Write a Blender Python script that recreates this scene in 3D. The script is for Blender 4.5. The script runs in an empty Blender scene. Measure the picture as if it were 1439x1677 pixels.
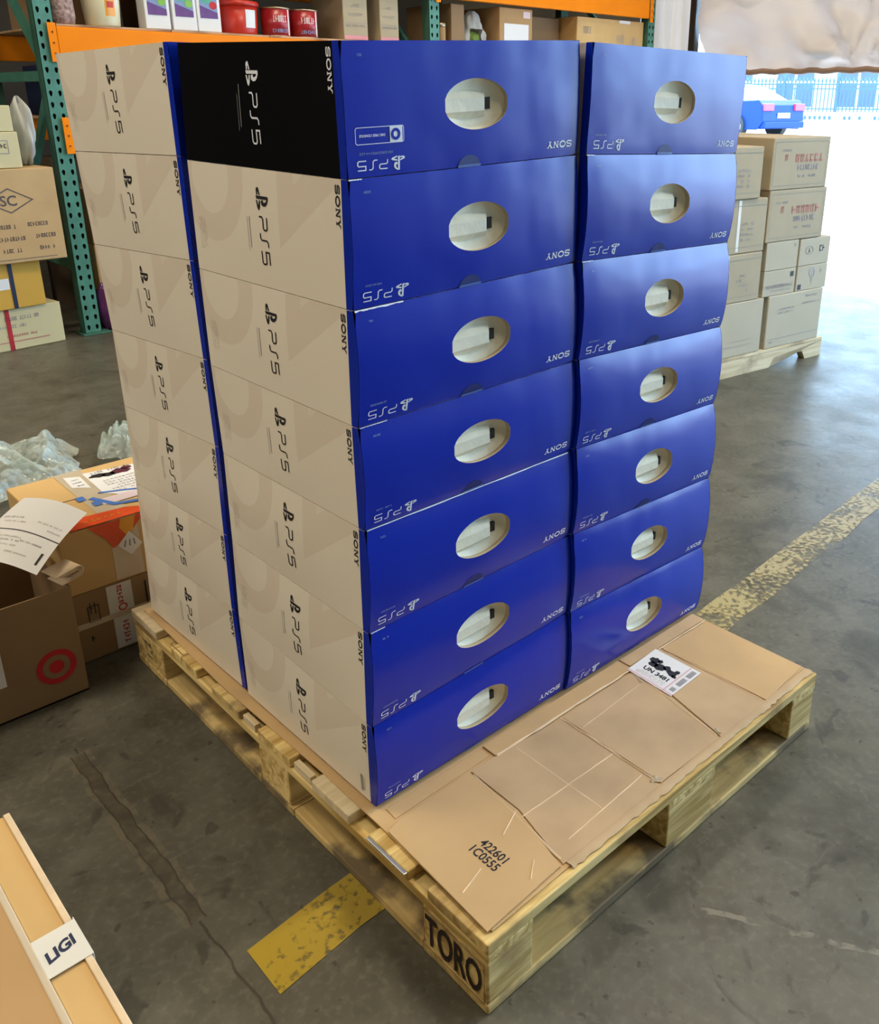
import bpy, bmesh, math, random
from mathutils import Vector, Matrix, Euler
random.seed(7)
S = bpy.context.scene
COL = S.collection
PI = math.pi

# ------------------------------------------------------------------ camera
cam_d = bpy.data.cameras.new('camera'); cam = bpy.data.objects.new('camera', cam_d); COL.objects.link(cam)
cam.location = (-0.6201, -0.6851, 1.247)
cam.rotation_euler = (1.2154, -0.0053, -0.7672)
cam_d.sensor_fit = 'VERTICAL'; cam_d.sensor_height = 36.0
cam_d.lens = 1467.985 * 36.0 / 1677.0
cam_d.shift_x = (719.5 - 839.22) / 1677.0
cam_d.shift_y = (706.84 - 838.5) / 1677.0
cam_d.clip_start = 0.02; cam_d.clip_end = 300
S.camera = cam

# ------------------------------------------------------------------ light
S.view_settings.view_transform = 'Standard'
S.view_settings.look = 'None'
S.view_settings.gamma = 1.0
S.view_settings.use_curve_mapping = False
S.view_settings.exposure = 0.0
SKY_STRENGTH = 12.0
SUN_STRENGTH = 12.0
LAMP_W = 75.0
w = bpy.data.worlds.new('sky'); S.world = w; w.use_nodes = True
bg = w.node_tree.nodes['Background']; bg.inputs[0].default_value = (0.47, 0.72, 1.0, 1); bg.inputs[1].default_value = SKY_STRENGTH
sd = bpy.data.lights.new('sun', 'SUN'); sd.energy = SUN_STRENGTH; sd.angle = math.radians(0.6); sd.color = (1.0, 0.96, 0.9)
sun = bpy.data.objects.new('sun', sd); COL.objects.link(sun); sun.location = (14, 2, 14)
sun.rotation_euler = Vector((math.cos(math.radians(56)), 0.10, math.sin(math.radians(56)))).to_track_quat('Z', 'Y').to_euler()
def lamp(x, y, z, sx, sy, watt, colr, rot=(0, 0, 0)):
    d = bpy.data.lights.new('ceiling_or_fill_lamp', 'AREA'); d.shape = 'RECTANGLE'; d.size = sx; d.size_y = sy; d.energy = watt; d.color = colr
    o = bpy.data.objects.new('ceiling_or_fill_lamp', d); COL.objects.link(o); o.location = (x, y, z); o.rotation_euler = rot
for (lx, ly, pw) in ((2.3, -0.1, 1.7), (1.8, -2.4, 0.8), (-1.9, 4.6, 0.9), (2.2, 3.4, 0.9), (4.4, 2.6, 0.6)):
    lamp(lx, ly, 4.9, 1.2, 0.4, LAMP_W * pw, (1.0, 0.86, 0.63))
# added fill lamps for the left hand sides, one overhead, one upright panel
lamp(-1.15, 1.5, 3.5, 0.9, 0.3, LAMP_W * 0.55, (1.0, 0.86, 0.66))
lamp(-4.85, 1.0, 2.6, 1.6, 3.4, LAMP_W * 0.95, (1.0, 0.88, 0.72), (0, -math.radians(90), 0))

# ------------------------------------------------------------------ materials
def new_mat(name):
    m = bpy.data.materials.new(name); m.use_nodes = True
    nt = m.node_tree; b = nt.nodes['Principled BSDF']; return m, nt, b
def plain(name, col, rough=0.6, noise=0.0, nscale=8.0, bump=0.0, bscale=60.0, metal=0.0, coat=0.0, spec=0.5, stretch=None, emit=None):
    m, nt, b = new_mat(name)
    b.inputs['Base Color'].default_value = (*col, 1); b.inputs['Roughness'].default_value = rough
    b.inputs['Metallic'].default_value = metal; b.inputs['Coat Weight'].default_value = coat
    b.inputs['Specular IOR Level'].default_value = spec
    tc = nt.nodes.new('ShaderNodeTexCoord'); mp = nt.nodes.new('ShaderNodeMapping'); nt.links.new(tc.outputs['Object'], mp.inputs[0])
    if stretch: mp.inputs['Scale'].default_value = stretch
    if noise > 0:
        n = nt.nodes.new('ShaderNodeTexNoise'); n.inputs['Scale'].default_value = nscale; n.inputs['Detail'].default_value = 6
        nt.links.new(mp.outputs[0], n.inputs['Vector'])
        r = nt.nodes.new('ShaderNodeValToRGB'); r.color_ramp.elements[0].position = 0.3; r.color_ramp.elements[1].position = 0.7
        r.color_ramp.elements[0].color = tuple(c * (1 - noise) for c in col) + (1,)
        r.color_ramp.elements[1].color = tuple(min(1, c * (1 + noise * 0.6)) for c in col) + (1,)
        nt.links.new(n.outputs['Fac'], r.inputs[0]); nt.links.new(r.outputs[0], b.inputs['Base Color'])
    if bump > 0:
        n2 = nt.nodes.new('ShaderNodeTexNoise'); n2.inputs['Scale'].default_value = bscale; n2.inputs['Detail'].default_value = 3
        nt.links.new(mp.outputs[0], n2.inputs['Vector'])
        bp = nt.nodes.new('ShaderNodeBump'); bp.inputs['Strength'].default_value = bump; bp.inputs['Distance'].default_value = 0.01
        nt.links.new(n2.outputs['Fac'], bp.inputs['Height']); nt.links.new(bp.outputs[0], b.inputs['Normal'])
    return m
def mth(nt, op, a, b=None, c=None):
    n = nt.nodes.new('ShaderNodeMath'); n.operation = op
    for i, v in enumerate((a, b, c)):
        if v is None: continue
        if isinstance(v, (int, float)): n.inputs[i].default_value = v
        else: nt.links.new(v, n.inputs[i])
    return n.outputs[0]
def mixc(nt, f, a, b):
    n = nt.nodes.new('ShaderNodeMix'); n.data_type = 'RGBA'
    if isinstance(f, float): n.inputs[0].default_value = f
    else: nt.links.new(f, n.inputs[0])
    for i, v in ((6, a), (7, b)):
        if isinstance(v, tuple): n.inputs[i].default_value = (*v[:3], 1)
        else: nt.links.new(v, n.inputs[i])
    return n.outputs[2]

# printed white carton side: faint tone-on-tone shapes, in the face's own UV (metres)
def white_print():
    m, nt, b = new_mat('white_print')
    uv = nt.nodes.new('ShaderNodeUVMap'); uv.uv_map = 'UVMap'
    sp = nt.nodes.new('ShaderNodeSeparateXYZ'); nt.links.new(uv.outputs[0], sp.inputs[0])
    u, v = sp.outputs[0], sp.outputs[1]
    # circle ring at the far end, centre (.33,.15)
    du = mth(nt, 'SUBTRACT', u, 0.355); dv = mth(nt, 'SUBTRACT', v, 0.150)
    r = mth(nt, 'SQRT', mth(nt, 'ADD', mth(nt, 'MULTIPLY', du, du), mth(nt, 'MULTIPLY', dv, dv)))
    ring = mth(nt, 'MULTIPLY', mth(nt, 'GREATER_THAN', r, 0.056), mth(nt, 'LESS_THAN', r, 0.098))
    # diagonal band from the near top to the middle bottom
    lim = mth(nt, 'ADD', 0.062, mth(nt, 'MULTIPLY', mth(nt, 'SUBTRACT', 0.165, u), 0.68))
    band = mth(nt, 'MULTIPLY', mth(nt, 'GREATER_THAN', v, lim), mth(nt, 'LESS_THAN', u, 0.165))
    hole = mth(nt, 'MULTIPLY', mth(nt, 'GREATER_THAN', v, mth(nt, 'ADD', lim, 0.062)), mth(nt, 'LESS_THAN', u, 0.125))
    band = mth(nt, 'SUBTRACT', band, mth(nt, 'MULTIPLY', hole, 0.7))
    msk = mth(nt, 'MAXIMUM', ring, band)
    c = mixc(nt, msk, (0.80, 0.735, 0.61), (0.74, 0.655, 0.535))
    nt.links.new(c, b.inputs['Base Color']); b.inputs['Roughness'].default_value = 0.42
    b.inputs['Specular IOR Level'].default_value = 0.4
    return m
def blue_print():
    m, nt, b = new_mat('blue_print')
    tc = nt.nodes.new('ShaderNodeTexCoord')
    n = nt.nodes.new('ShaderNodeTexNoise'); n.inputs['Scale'].default_value = 3.0; n.inputs['Detail'].default_value = 2
    nt.links.new(tc.outputs['Object'], n.inputs['Vector'])
    nt.links.new(mixc(nt, n.outputs['Fac'], (0.0012, 0.018, 0.36), (0.0015, 0.024, 0.46)), b.inputs['Base Color'])
    b.inputs['Roughness'].default_value = 0.23; b.inputs['Specular IOR Level'].default_value = 0.42
    n2 = nt.nodes.new('ShaderNodeTexNoise'); n2.inputs['Scale'].default_value = 7.0; n2.inputs['Detail'].default_value = 1.5
    nt.links.new(tc.outputs['Object'], n2.inputs['Vector'])
    bp = nt.nodes.new('ShaderNodeBump'); bp.inputs['Strength'].default_value = 0.45; bp.inputs['Distance'].default_value = 0.01
    nt.links.new(n2.outputs['Fac'], bp.inputs['Height']); nt.links.new(bp.outputs[0], b.inputs['Normal'])
    return m
def wood(name, c1, c2, dark, lo=0.52, sc=5.5):
    m, nt, b = new_mat(name)
    tc = nt.nodes.new('ShaderNodeTexCoord'); mp = nt.nodes.new('ShaderNodeMapping'); nt.links.new(tc.outputs['Object'], mp.inputs[0])
    oi = nt.nodes.new('ShaderNodeObjectInfo')
    add = nt.nodes.new('ShaderNodeVectorMath'); add.operation = 'ADD'
    cb = nt.nodes.new('ShaderNodeCombineXYZ'); nt.links.new(mth(nt, 'MULTIPLY', oi.outputs['Random'], 13.0), cb.inputs[0]); nt.links.new(mth(nt, 'MULTIPLY', oi.outputs['Random'], 7.0), cb.inputs[2])
    nt.links.new(tc.outputs['Object'], add.inputs[0]); nt.links.new(cb.outputs[0], add.inputs[1]); nt.links.new(add.outputs[0], mp.inputs[0])
    mp.inputs['Scale'].default_value = (3, 38, 38)
    n = nt.nodes.new('ShaderNodeTexNoise'); n.inputs['Scale'].default_value = 1.4; n.inputs['Detail'].default_value = 5; n.inputs['Distortion'].default_value = 0.6
    nt.links.new(mp.outputs[0], n.inputs['Vector'])
    rp = nt.nodes.new('ShaderNodeValToRGB'); rp.color_ramp.elements[0].position = 0.35; rp.color_ramp.elements[1].position = 0.62
    rp.color_ramp.elements[0].color = (*c1, 1); rp.color_ramp.elements[1].color = (*c2, 1)
    nt.links.new(n.outputs['Fac'], rp.inputs[0])
    n2 = nt.nodes.new('ShaderNodeTexNoise'); n2.inputs['Scale'].default_value = sc; n2.inputs['Detail'].default_value = 5
    nt.links.new(add.outputs[0], n2.inputs['Vector'])
    r2 = nt.nodes.new('ShaderNodeValToRGB'); r2.color_ramp.elements[0].position = lo; r2.color_ramp.elements[1].position = lo + 0.12
    nt.links.new(n2.outputs['Fac'], r2.inputs[0])
    nt.links.new(mixc(nt, mth(nt, 'MULTIPLY', r2.outputs[0], 0.85), rp.outputs[0], dark), b.inputs['Base Color'])
    b.inputs['Roughness'].default_value = 0.75
    bp = nt.nodes.new('ShaderNodeBump'); bp.inputs['Strength'].default_value = 0.35; bp.inputs['Distance'].default_value = 0.004
    nt.links.new(n.outputs['Fac'], bp.inputs['Height']); nt.links.new(bp.outputs[0], b.inputs['Normal'])
    return m
def concrete():
    m, nt, b = new_mat('concrete_floor')
    tc = nt.nodes.new('ShaderNodeTexCoord'); P = tc.outputs['Object']
    sp = nt.nodes.new('ShaderNodeSeparateXYZ'); nt.links.new(P, sp.inputs[0]); x, y = sp.outputs[0], sp.outputs[1]
    def nz(s, d=5, dist=0.0, v=None):
        n = nt.nodes.new('ShaderNodeTexNoise'); n.inputs['Scale'].default_value = s; n.inputs['Detail'].default_value = d; n.inputs['Distortion'].default_value = dist
        nt.links.new(v if v else P, n.inputs['Vector']); return n.outputs['Fac']
    def ramp(f, a, c):
        r = nt.nodes.new('ShaderNodeValToRGB'); r.color_ramp.elements[0].position = a; r.color_ramp.elements[1].position = c
        nt.links.new(f, r.inputs[0]); return r.outputs[0]
    c = mixc(nt, ramp(nz(1.3, 6), 0.35, 0.65), (0.066, 0.062, 0.044), (0.112, 0.106, 0.080))
    c = mixc(nt, mth(nt, 'MULTIPLY', ramp(nz(22, 8, 0.3), 0.42, 0.62), 0.45), c, (0.055, 0.051, 0.036))
    c = mixc(nt, mth(nt, 'MULTIPLY', ramp(nz(70, 4), 0.50, 0.75), 0.5), c, (0.17, 0.16, 0.125))
    c = mixc(nt, mth(nt, 'MULTIPLY', ramp(nz(9, 6, 0.4), 0.45, 0.7), 0.5), c, (0.150, 0.142, 0.112))
    c = mixc(nt, mth(nt, 'MULTIPLY', ramp(nz(4.2, 7, 0.8), 0.57, 0.70), 0.65), c, (0.032, 0.030, 0.021))     # oily stains
    c = mixc(nt, mth(nt, 'MULTIPLY', ramp(nz(38, 3, 0.0), 0.66, 0.72), 0.7), c, (0.028, 0.026, 0.020))       # small specks
    mp = nt.nodes.new('ShaderNodeMapping'); nt.links.new(P, mp.inputs[0]); mp.inputs['Scale'].default_value = (3, 26, 1); mp.inputs['Rotation'].default_value = (0, 0, 0.5)
    c = mixc(nt, mth(nt, 'MULTIPLY', ramp(nz(1.1, 4, 1.5, mp.outputs[0]), 0.68, 0.76), 0.30), c, (0.24, 0.225, 0.19))  # pale scratches
    # worn saw cut running along y
    wob = mth(nt, 'MULTIPLY', mth(nt, 'SUBTRACT', nz(16, 8), 0.5), 0.022)
    d = mth(nt, 'ABSOLUTE', mth(nt, 'ADD', mth(nt, 'SUBTRACT', x, -0.228), wob))
    wide = mth(nt, 'MULTIPLY', mth(nt, 'GREATER_THAN', y, 0.44), mth(nt, 'LESS_THAN', y, 0.98))
    wid = mth(nt, 'ADD', 0.0022, mth(nt, 'MULTIPLY', wide, 0.0115))
    crack = mth(nt, 'MULTIPLY', mth(nt, 'LESS_THAN', d, wid), mth(nt, 'LESS_THAN', y, 1.0))
    edge = mth(nt, 'MULTIPLY', crack, mth(nt, 'GREATER_THAN', d, mth(nt, 'SUBTRACT', wid, 0.003)))
    band = mth(nt, 'MULTIPLY', mth(nt, 'LESS_THAN', d, 0.024), wide)
    c = mixc(nt, mth(nt, 'MULTIPLY', band, mth(nt, 'MULTIPLY', ramp(nz(34, 6), 0.4, 0.6), 0.7)), c, (0.145, 0.120, 0.078))
    c = mixc(nt, mth(nt, 'MULTIPLY', crack, mth(nt, 'MULTIPLY', ramp(nz(26, 5), 0.30, 0.60), 0.9)), c, (0.050, 0.041, 0.026))
    c = mixc(nt, mth(nt, 'MULTIPLY', edge, 0.65), c, (0.030, 0.027, 0.018))
    # tyre scuffs and a broken pale crack
    c = mixc(nt, mth(nt, 'MULTIPLY', ramp(nz(5.5, 10, 2.2), 0.62, 0.67), 0.6), c, (0.026, 0.024, 0.017))
    ln = mth(nt, 'ABSOLUTE', mth(nt, 'ADD', mth(nt, 'ADD', mth(nt, 'MULTIPLY', mth(nt, 'SUBTRACT', x, 0.377), 0.875), mth(nt, 'MULTIPLY', mth(nt, 'ADD', y, 0.109), 0.485)), mth(nt, 'MULTIPLY', wob, 1.2)))
    ln = mth(nt, 'MULTIPLY', mth(nt, 'LESS_THAN', ln, 0.0055), mth(nt, 'MULTIPLY', ramp(nz(24, 5), 0.45, 0.55), mth(nt, 'LESS_THAN', y, -0.08)))
    c = mixc(nt, mth(nt, 'MULTIPLY', ln, 0.75), c, (0.22, 0.20, 0.16))
    # hairline crossing joints
    j = mth(nt, 'LESS_THAN', mth(nt, 'ABSOLUTE', mth(nt, 'ADD', mth(nt, 'SUBTRACT', y, 2.9), mth(nt, 'MULTIPLY', wob, 0.4))), 0.004)
    c = mixc(nt, mth(nt, 'MULTIPLY', j, 0.7), c, (0.05, 0.048, 0.04))
    nt.links.new(c, b.inputs['Base Color'])
    rr = mth(nt, 'ADD', 0.26, mth(nt, 'MULTIPLY', nz(5, 5), 0.32)); nt.links.new(rr, b.inputs['Roughness'])
    b.inputs['Specular IOR Level'].default_value = 0.5
    h = mth(nt, 'SUBTRACT', mth(nt, 'MULTIPLY', nz(30, 6), 0.25), crack)
    bp = nt.nodes.new('ShaderNodeBump'); bp.inputs['Strength'].default_value = 0.5; bp.inputs['Distance'].default_value = 0.006
    nt.links.new(h, bp.inputs['Height']); nt.links.new(bp.outputs[0], b.inputs['Normal'])
    return m
def worn_paint(name, col, col2, thr):
    m, nt, b = new_mat(name); out = nt.nodes['Material Output']
    tc = nt.nodes.new('ShaderNodeTexCoord'); sp = nt.nodes.new('ShaderNodeSeparateXYZ'); nt.links.new(tc.outputs['Object'], sp.inputs[0])
    def nz(sc, d):
        n = nt.nodes.new('ShaderNodeTexNoise'); n.inputs['Scale'].default_value = sc; n.inputs['Detail'].default_value = d
        nt.links.new(tc.outputs['Object'], n.inputs['Vector']); return n.outputs['Fac']
    age = mth(nt, 'MULTIPLY', mth(nt, 'ADD', sp.outputs[0], 0.2), 0.42); age = mth(nt, 'MINIMUM', age, 1.0)
    mk = mth(nt, 'ADD', mth(nt, 'MULTIPLY', nz(7, 6), 0.45), mth(nt, 'MULTIPLY', nz(70, 5), 0.55))
    mk = mth(nt, 'SUBTRACT', mk, mth(nt, 'MULTIPLY', age, 0.085))
    r = nt.nodes.new('ShaderNodeValToRGB'); r.color_ramp.elements[0].position = thr - .05; r.color_ramp.elements[1].position = thr + 0.07
    nt.links.new(mk, r.inputs[0])
    nt.links.new(mixc(nt, age, col, col2), b.inputs['Base Color']); b.inputs['Roughness'].default_value = 0.6
    t = nt.nodes.new('ShaderNodeBsdfTransparent'); mx = nt.nodes.new('ShaderNodeMixShader')
    nt.links.new(mth(nt, 'MULTIPLY', r.outputs[0], 0.88), mx.inputs[0]); nt.links.new(t.outputs[0], mx.inputs[1]); nt.links.new(b.outputs[0], mx.inputs[2]); nt.links.new(mx.outputs[0], out.inputs[0])
    return m
def translucent(name, col, tcol, f=0.5):
    m, nt, b = new_mat(name); out = nt.nodes['Material Output']
    tc = nt.nodes.new('ShaderNodeTexCoord'); n = nt.nodes.new('ShaderNodeTexNoise'); n.inputs['Scale'].default_value = 2.5; n.inputs['Detail'].default_value = 5
    nt.links.new(tc.outputs['Object'], n.inputs['Vector'])
    nt.links.new(mixc(nt, n.outputs['Fac'], tuple(c * 0.85 for c in col), col), b.inputs['Base Color']); b.inputs['Roughness'].default_value = 0.45
    t = nt.nodes.new('ShaderNodeBsdfTranslucent'); t.inputs[0].default_value = (*tcol, 1)
    mx = nt.nodes.new('ShaderNodeMixShader'); mx.inputs[0].default_value = f
    nt.links.new(b.outputs[0], mx.inputs[1]); nt.links.new(t.outputs[0], mx.inputs[2]); nt.links.new(mx.outputs[0], out.inputs[0])
    return m
def bubble():
    m, nt, b = new_mat('bubble_film'); out = nt.nodes['Material Output']
    tc = nt.nodes.new('ShaderNodeTexCoord'); v = nt.nodes.new('ShaderNodeTexVoronoi'); v.inputs['Scale'].default_value = 42
    nt.links.new(tc.outputs['Object'], v.inputs['Vector'])
    bp = nt.nodes.new('ShaderNodeBump'); bp.inputs['Strength'].default_value = 0.9; bp.inputs['Distance'].default_value = 0.01; bp.invert = True
    nt.links.new(v.outputs['Distance'], bp.inputs['Height']); nt.links.new(bp.outputs[0], b.inputs['Normal'])
    b.inputs['Base Color'].default_value = (0.66, 0.74, 0.70, 1); b.inputs['Roughness'].default_value = 0.12; b.inputs['Specular IOR Level'].default_value = 0.9
    t = nt.nodes.new('ShaderNodeBsdfTransparent'); t.inputs[0].default_value = (0.93, 0.98, 0.95, 1)
    mx = nt.nodes.new('ShaderNodeMixShader'); mx.inputs[0].default_value = 0.55
    nt.links.new(b.outputs[0], mx.inputs[1]); nt.links.new(t.outputs[0], mx.inputs[2]); nt.links.new(mx.outputs[0], out.inputs[0])
    return m

M = {}
M['white_print'] = white_print()
M['blue_print'] = blue_print()
M['black_print'] = plain('black_print', (0.002, 0.002, 0.003), 0.3, noise=0.2, nscale=3, spec=0.2)
M['white_ink'] = plain('white_ink', (0.80, 0.84, 0.92), 0.5, noise=0.05)
M['black_ink'] = plain('black_ink', (0.012, 0.012, 0.014), 0.5, noise=0.1)
M['grey_ink'] = plain('grey_ink', (0.30, 0.29, 0.30), 0.6, noise=0.1)
M['pale_ink'] = plain('pale_ink', (0.22, 0.30, 0.52), 0.5, noise=0.05)
M['gold_ink'] = plain('gold_ink', (0.45, 0.42, 0.25), 0.5, noise=0.05)
M['dark_ink'] = plain('dark_ink', (0.09, 0.08, 0.09), 0.7, noise=0.1)
M['red_ink'] = plain('red_ink', (0.55, 0.015, 0.02), 0.6, noise=0.15, nscale=30)
M['pink_ink'] = plain('pink_ink', (0.72, 0.30, 0.33), 0.6, noise=0.1)
M['blue_ink'] = plain('blue_ink', (0.07, 0.20, 0.60), 0.5, noise=0.1)
M['pulp'] = plain('moulded_pulp', (0.84, 0.80, 0.62), 0.65, noise=0.10, nscale=20, bump=0.2, bscale=40)
M['dark'] = plain('dark_recess', (0.02, 0.018, 0.015), 0.8, noise=0.1)  # near-black; also stands for shade in hand-hole slots and the open carton
M['wood'] = wood('pallet_wood', (0.44, 0.28, 0.075), (0.84, 0.64, 0.27), (0.26, 0.16, 0.06), 0.56)
M['wood_pale'] = wood('pallet_wood_pale', (0.60, 0.48, 0.28), (0.74, 0.63, 0.42), (0.36, 0.27, 0.16))
M['wood_dark'] = wood('pallet_wood_stained', (0.50, 0.345, 0.125), (0.74, 0.55, 0.23), (0.085, 0.065, 0.042), 0.46, 9.0)
M['card'] = plain('cardboard', (0.56, 0.375, 0.18), 0.8, noise=0.10, nscale=5, bump=0.06, bscale=30)
M['card_dust'] = plain('cardboard_scuffed', (0.54, 0.375, 0.205), 0.7, noise=0.20, nscale=6, bump=0.12, bscale=12)
M['card_edge'] = plain('cardboard_crease', (0.74, 0.57, 0.37), 0.8, noise=0.15, nscale=25)
M['card_pale'] = plain('cardboard_pale', (0.45, 0.37, 0.245), 0.8, noise=0.06, nscale=6)
M['card_warm'] = plain('cardboard_warm', (0.46, 0.28, 0.12), 0.8, noise=0.10, nscale=4)
M['card_amber'] = plain('cardboard_amber', (0.62, 0.40, 0.16), 0.75, noise=0.12, nscale=4)
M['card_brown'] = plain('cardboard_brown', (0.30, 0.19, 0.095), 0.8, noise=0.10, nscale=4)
M['card_shaded'] = plain('cardboard_shaded', (0.09, 0.06, 0.035), 0.8, noise=0.2, nscale=4)  # shade under the rack put into the cardboard colour
M['card_cream'] = plain('cardboard_cream', (0.62, 0.56, 0.33), 0.75, noise=0.06, nscale=5)
M['card_yellow'] = plain('cardboard_yellow', (0.66, 0.38, 0.05), 0.7, noise=0.08, nscale=4)
M['card_grey'] = plain('cardboard_grey', (0.52, 0.455, 0.33), 0.8, noise=0.06, nscale=5)
M['tape'] = plain('clear_tape', (0.62, 0.52, 0.38), 0.25, noise=0.08, nscale=12, coat=0.4)
M['tape_white'] = plain('white_tape', (0.74, 0.72, 0.66), 0.35, noise=0.05)
M['tape_red'] = plain('red_tape', (0.82, 0.09, 0.02), 0.25, noise=0.2, nscale=14)
M['tape_yellow'] = plain('yellow_print', (0.85, 0.36, 0.03), 0.3, noise=0.1)
M['paper'] = plain('paper', (0.80, 0.80, 0.80), 0.6, noise=0.02)
M['green_paint'] = plain('green_paint', (0.075, 0.25, 0.19), 0.4, noise=0.18, nscale=12, bump=0.1, bscale=30)
M['green_shaded'] = plain('green_paint_shaded', (0.045, 0.14, 0.10), 0.5, noise=0.30, nscale=8)  # darker copy of the green, shade painted on upright sides and rear parts
M['orange_paint'] = plain('orange_paint', (1.0, 0.27, 0.0), 0.45, noise=0.06, nscale=6, spec=0.15)
M['deck'] = wood('shelf_deck', (0.42, 0.26, 0.14), (0.58, 0.38, 0.22), (0.25, 0.15, 0.08))
M['concrete'] = concrete()
M['yellow_line'] = worn_paint('yellow_line', (0.42, 0.29, 0.012), (0.40, 0.37, 0.26), 0.395)
M['wall_shaded'] = plain('back_wall_shaded', (0.05, 0.045, 0.04), 0.9, noise=0.2, nscale=1.5)  # darker copy of the wall colour, standing for shade behind the rack
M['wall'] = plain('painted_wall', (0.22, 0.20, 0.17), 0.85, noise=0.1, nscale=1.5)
M['ceiling'] = plain('ceiling_panel', (0.26, 0.24, 0.20), 0.85, noise=0.05, nscale=1.5)
M['ground'] = plain('asphalt_yard', (0.42, 0.43, 0.44), 0.8, noise=0.1, nscale=1.0)
M['curtain'] = translucent('curtain_sheet', (0.80, 0.72, 0.66), (0.16, 0.13, 0.115), 0.30)
M['curtain_thin'] = translucent('curtain_thin', (0.78, 0.72, 0.66), (0.20, 0.17, 0.15), 0.45)
M['hem'] = plain('curtain_hem', (0.30, 0.20, 0.15), 0.7, noise=0.1)
M['post'] = plain('door_post', (0.01, 0.01, 0.012), 0.5, noise=0.1)
M['car_blue'] = plain('car_paint', (0.001, 0.028, 0.17), 0.45, coat=0.0, spec=0.2, noise=0.03)
M['car_glass'] = plain('car_glass', (0.20, 0.24, 0.26), 0.08, noise=0.02)
M['rubber'] = plain('rubber', (0.02, 0.02, 0.02), 0.7, noise=0.1)
M['alloy'] = plain('alloy_rim', (0.6, 0.62, 0.65), 0.3, metal=0.6, noise=0.05)
M['lens'] = plain('lens_red', (0.6, 0.03, 0.05), 0.2, noise=0.05)
M['fence'] = plain('fence_iron', (0.035, 0.085, 0.12), 0.5, noise=0.1)
M['stucco'] = plain('stucco', (0.72, 0.72, 0.70), 0.9, noise=0.05, nscale=1)
M['pane'] = plain('far_glass', (0.055, 0.085, 0.12), 0.3, noise=0.3, nscale=0.8)
M['bubble'] = bubble()
M['plastic_bag'] = translucent('thin_plastic', (0.75, 0.78, 0.76), (0.6, 0.6, 0.6), 0.35)
M['purple'] = plain('purple_film', (0.10, 0.02, 0.10), 0.15, noise=0.3, nscale=15, bump=0.4, bscale=20)
M['navy'] = plain('navy_plastic', (0.01, 0.02, 0.07), 0.4, noise=0.1)
M['lime'] = plain('lime_plastic', (0.22, 0.48, 0.02), 0.4, noise=0.15)
M['olive'] = plain('olive_plastic', (0.16, 0.26, 0.03), 0.4, noise=0.2)
M['red_tin'] = plain('red_tin', (0.42, 0.02, 0.03), 0.3, noise=0.3, nscale=20)
M['red_plastic'] = plain('red_plastic', (0.55, 0.03, 0.015), 0.35, noise=0.08)
M['cream_plastic'] = plain('cream_plastic', (0.70, 0.66, 0.45), 0.45, noise=0.04)
M['tin_rim'] = plain('tin_rim', (0.55, 0.45, 0.30), 0.35, metal=0.7, noise=0.05)
M['sack'] = plain('mesh_sack', (0.42, 0.28, 0.25), 0.8, noise=0.6, nscale=55, bump=0.5, bscale=60)
M['teal_print'] = plain('teal_print', (0.10, 0.42, 0.30), 0.5, noise=0.2, nscale=30)
M['purple_print'] = plain('purple_print', (0.14, 0.04, 0.22), 0.5, noise=0.2, nscale=30)
M['steel'] = plain('zinc_steel', (0.45, 0.47, 0.45), 0.35, metal=0.8, noise=0.1)

M['pink_pale'] = plain('pale_pink_label', (0.75, 0.62, 0.66), 0.6, noise=0.05)

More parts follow.
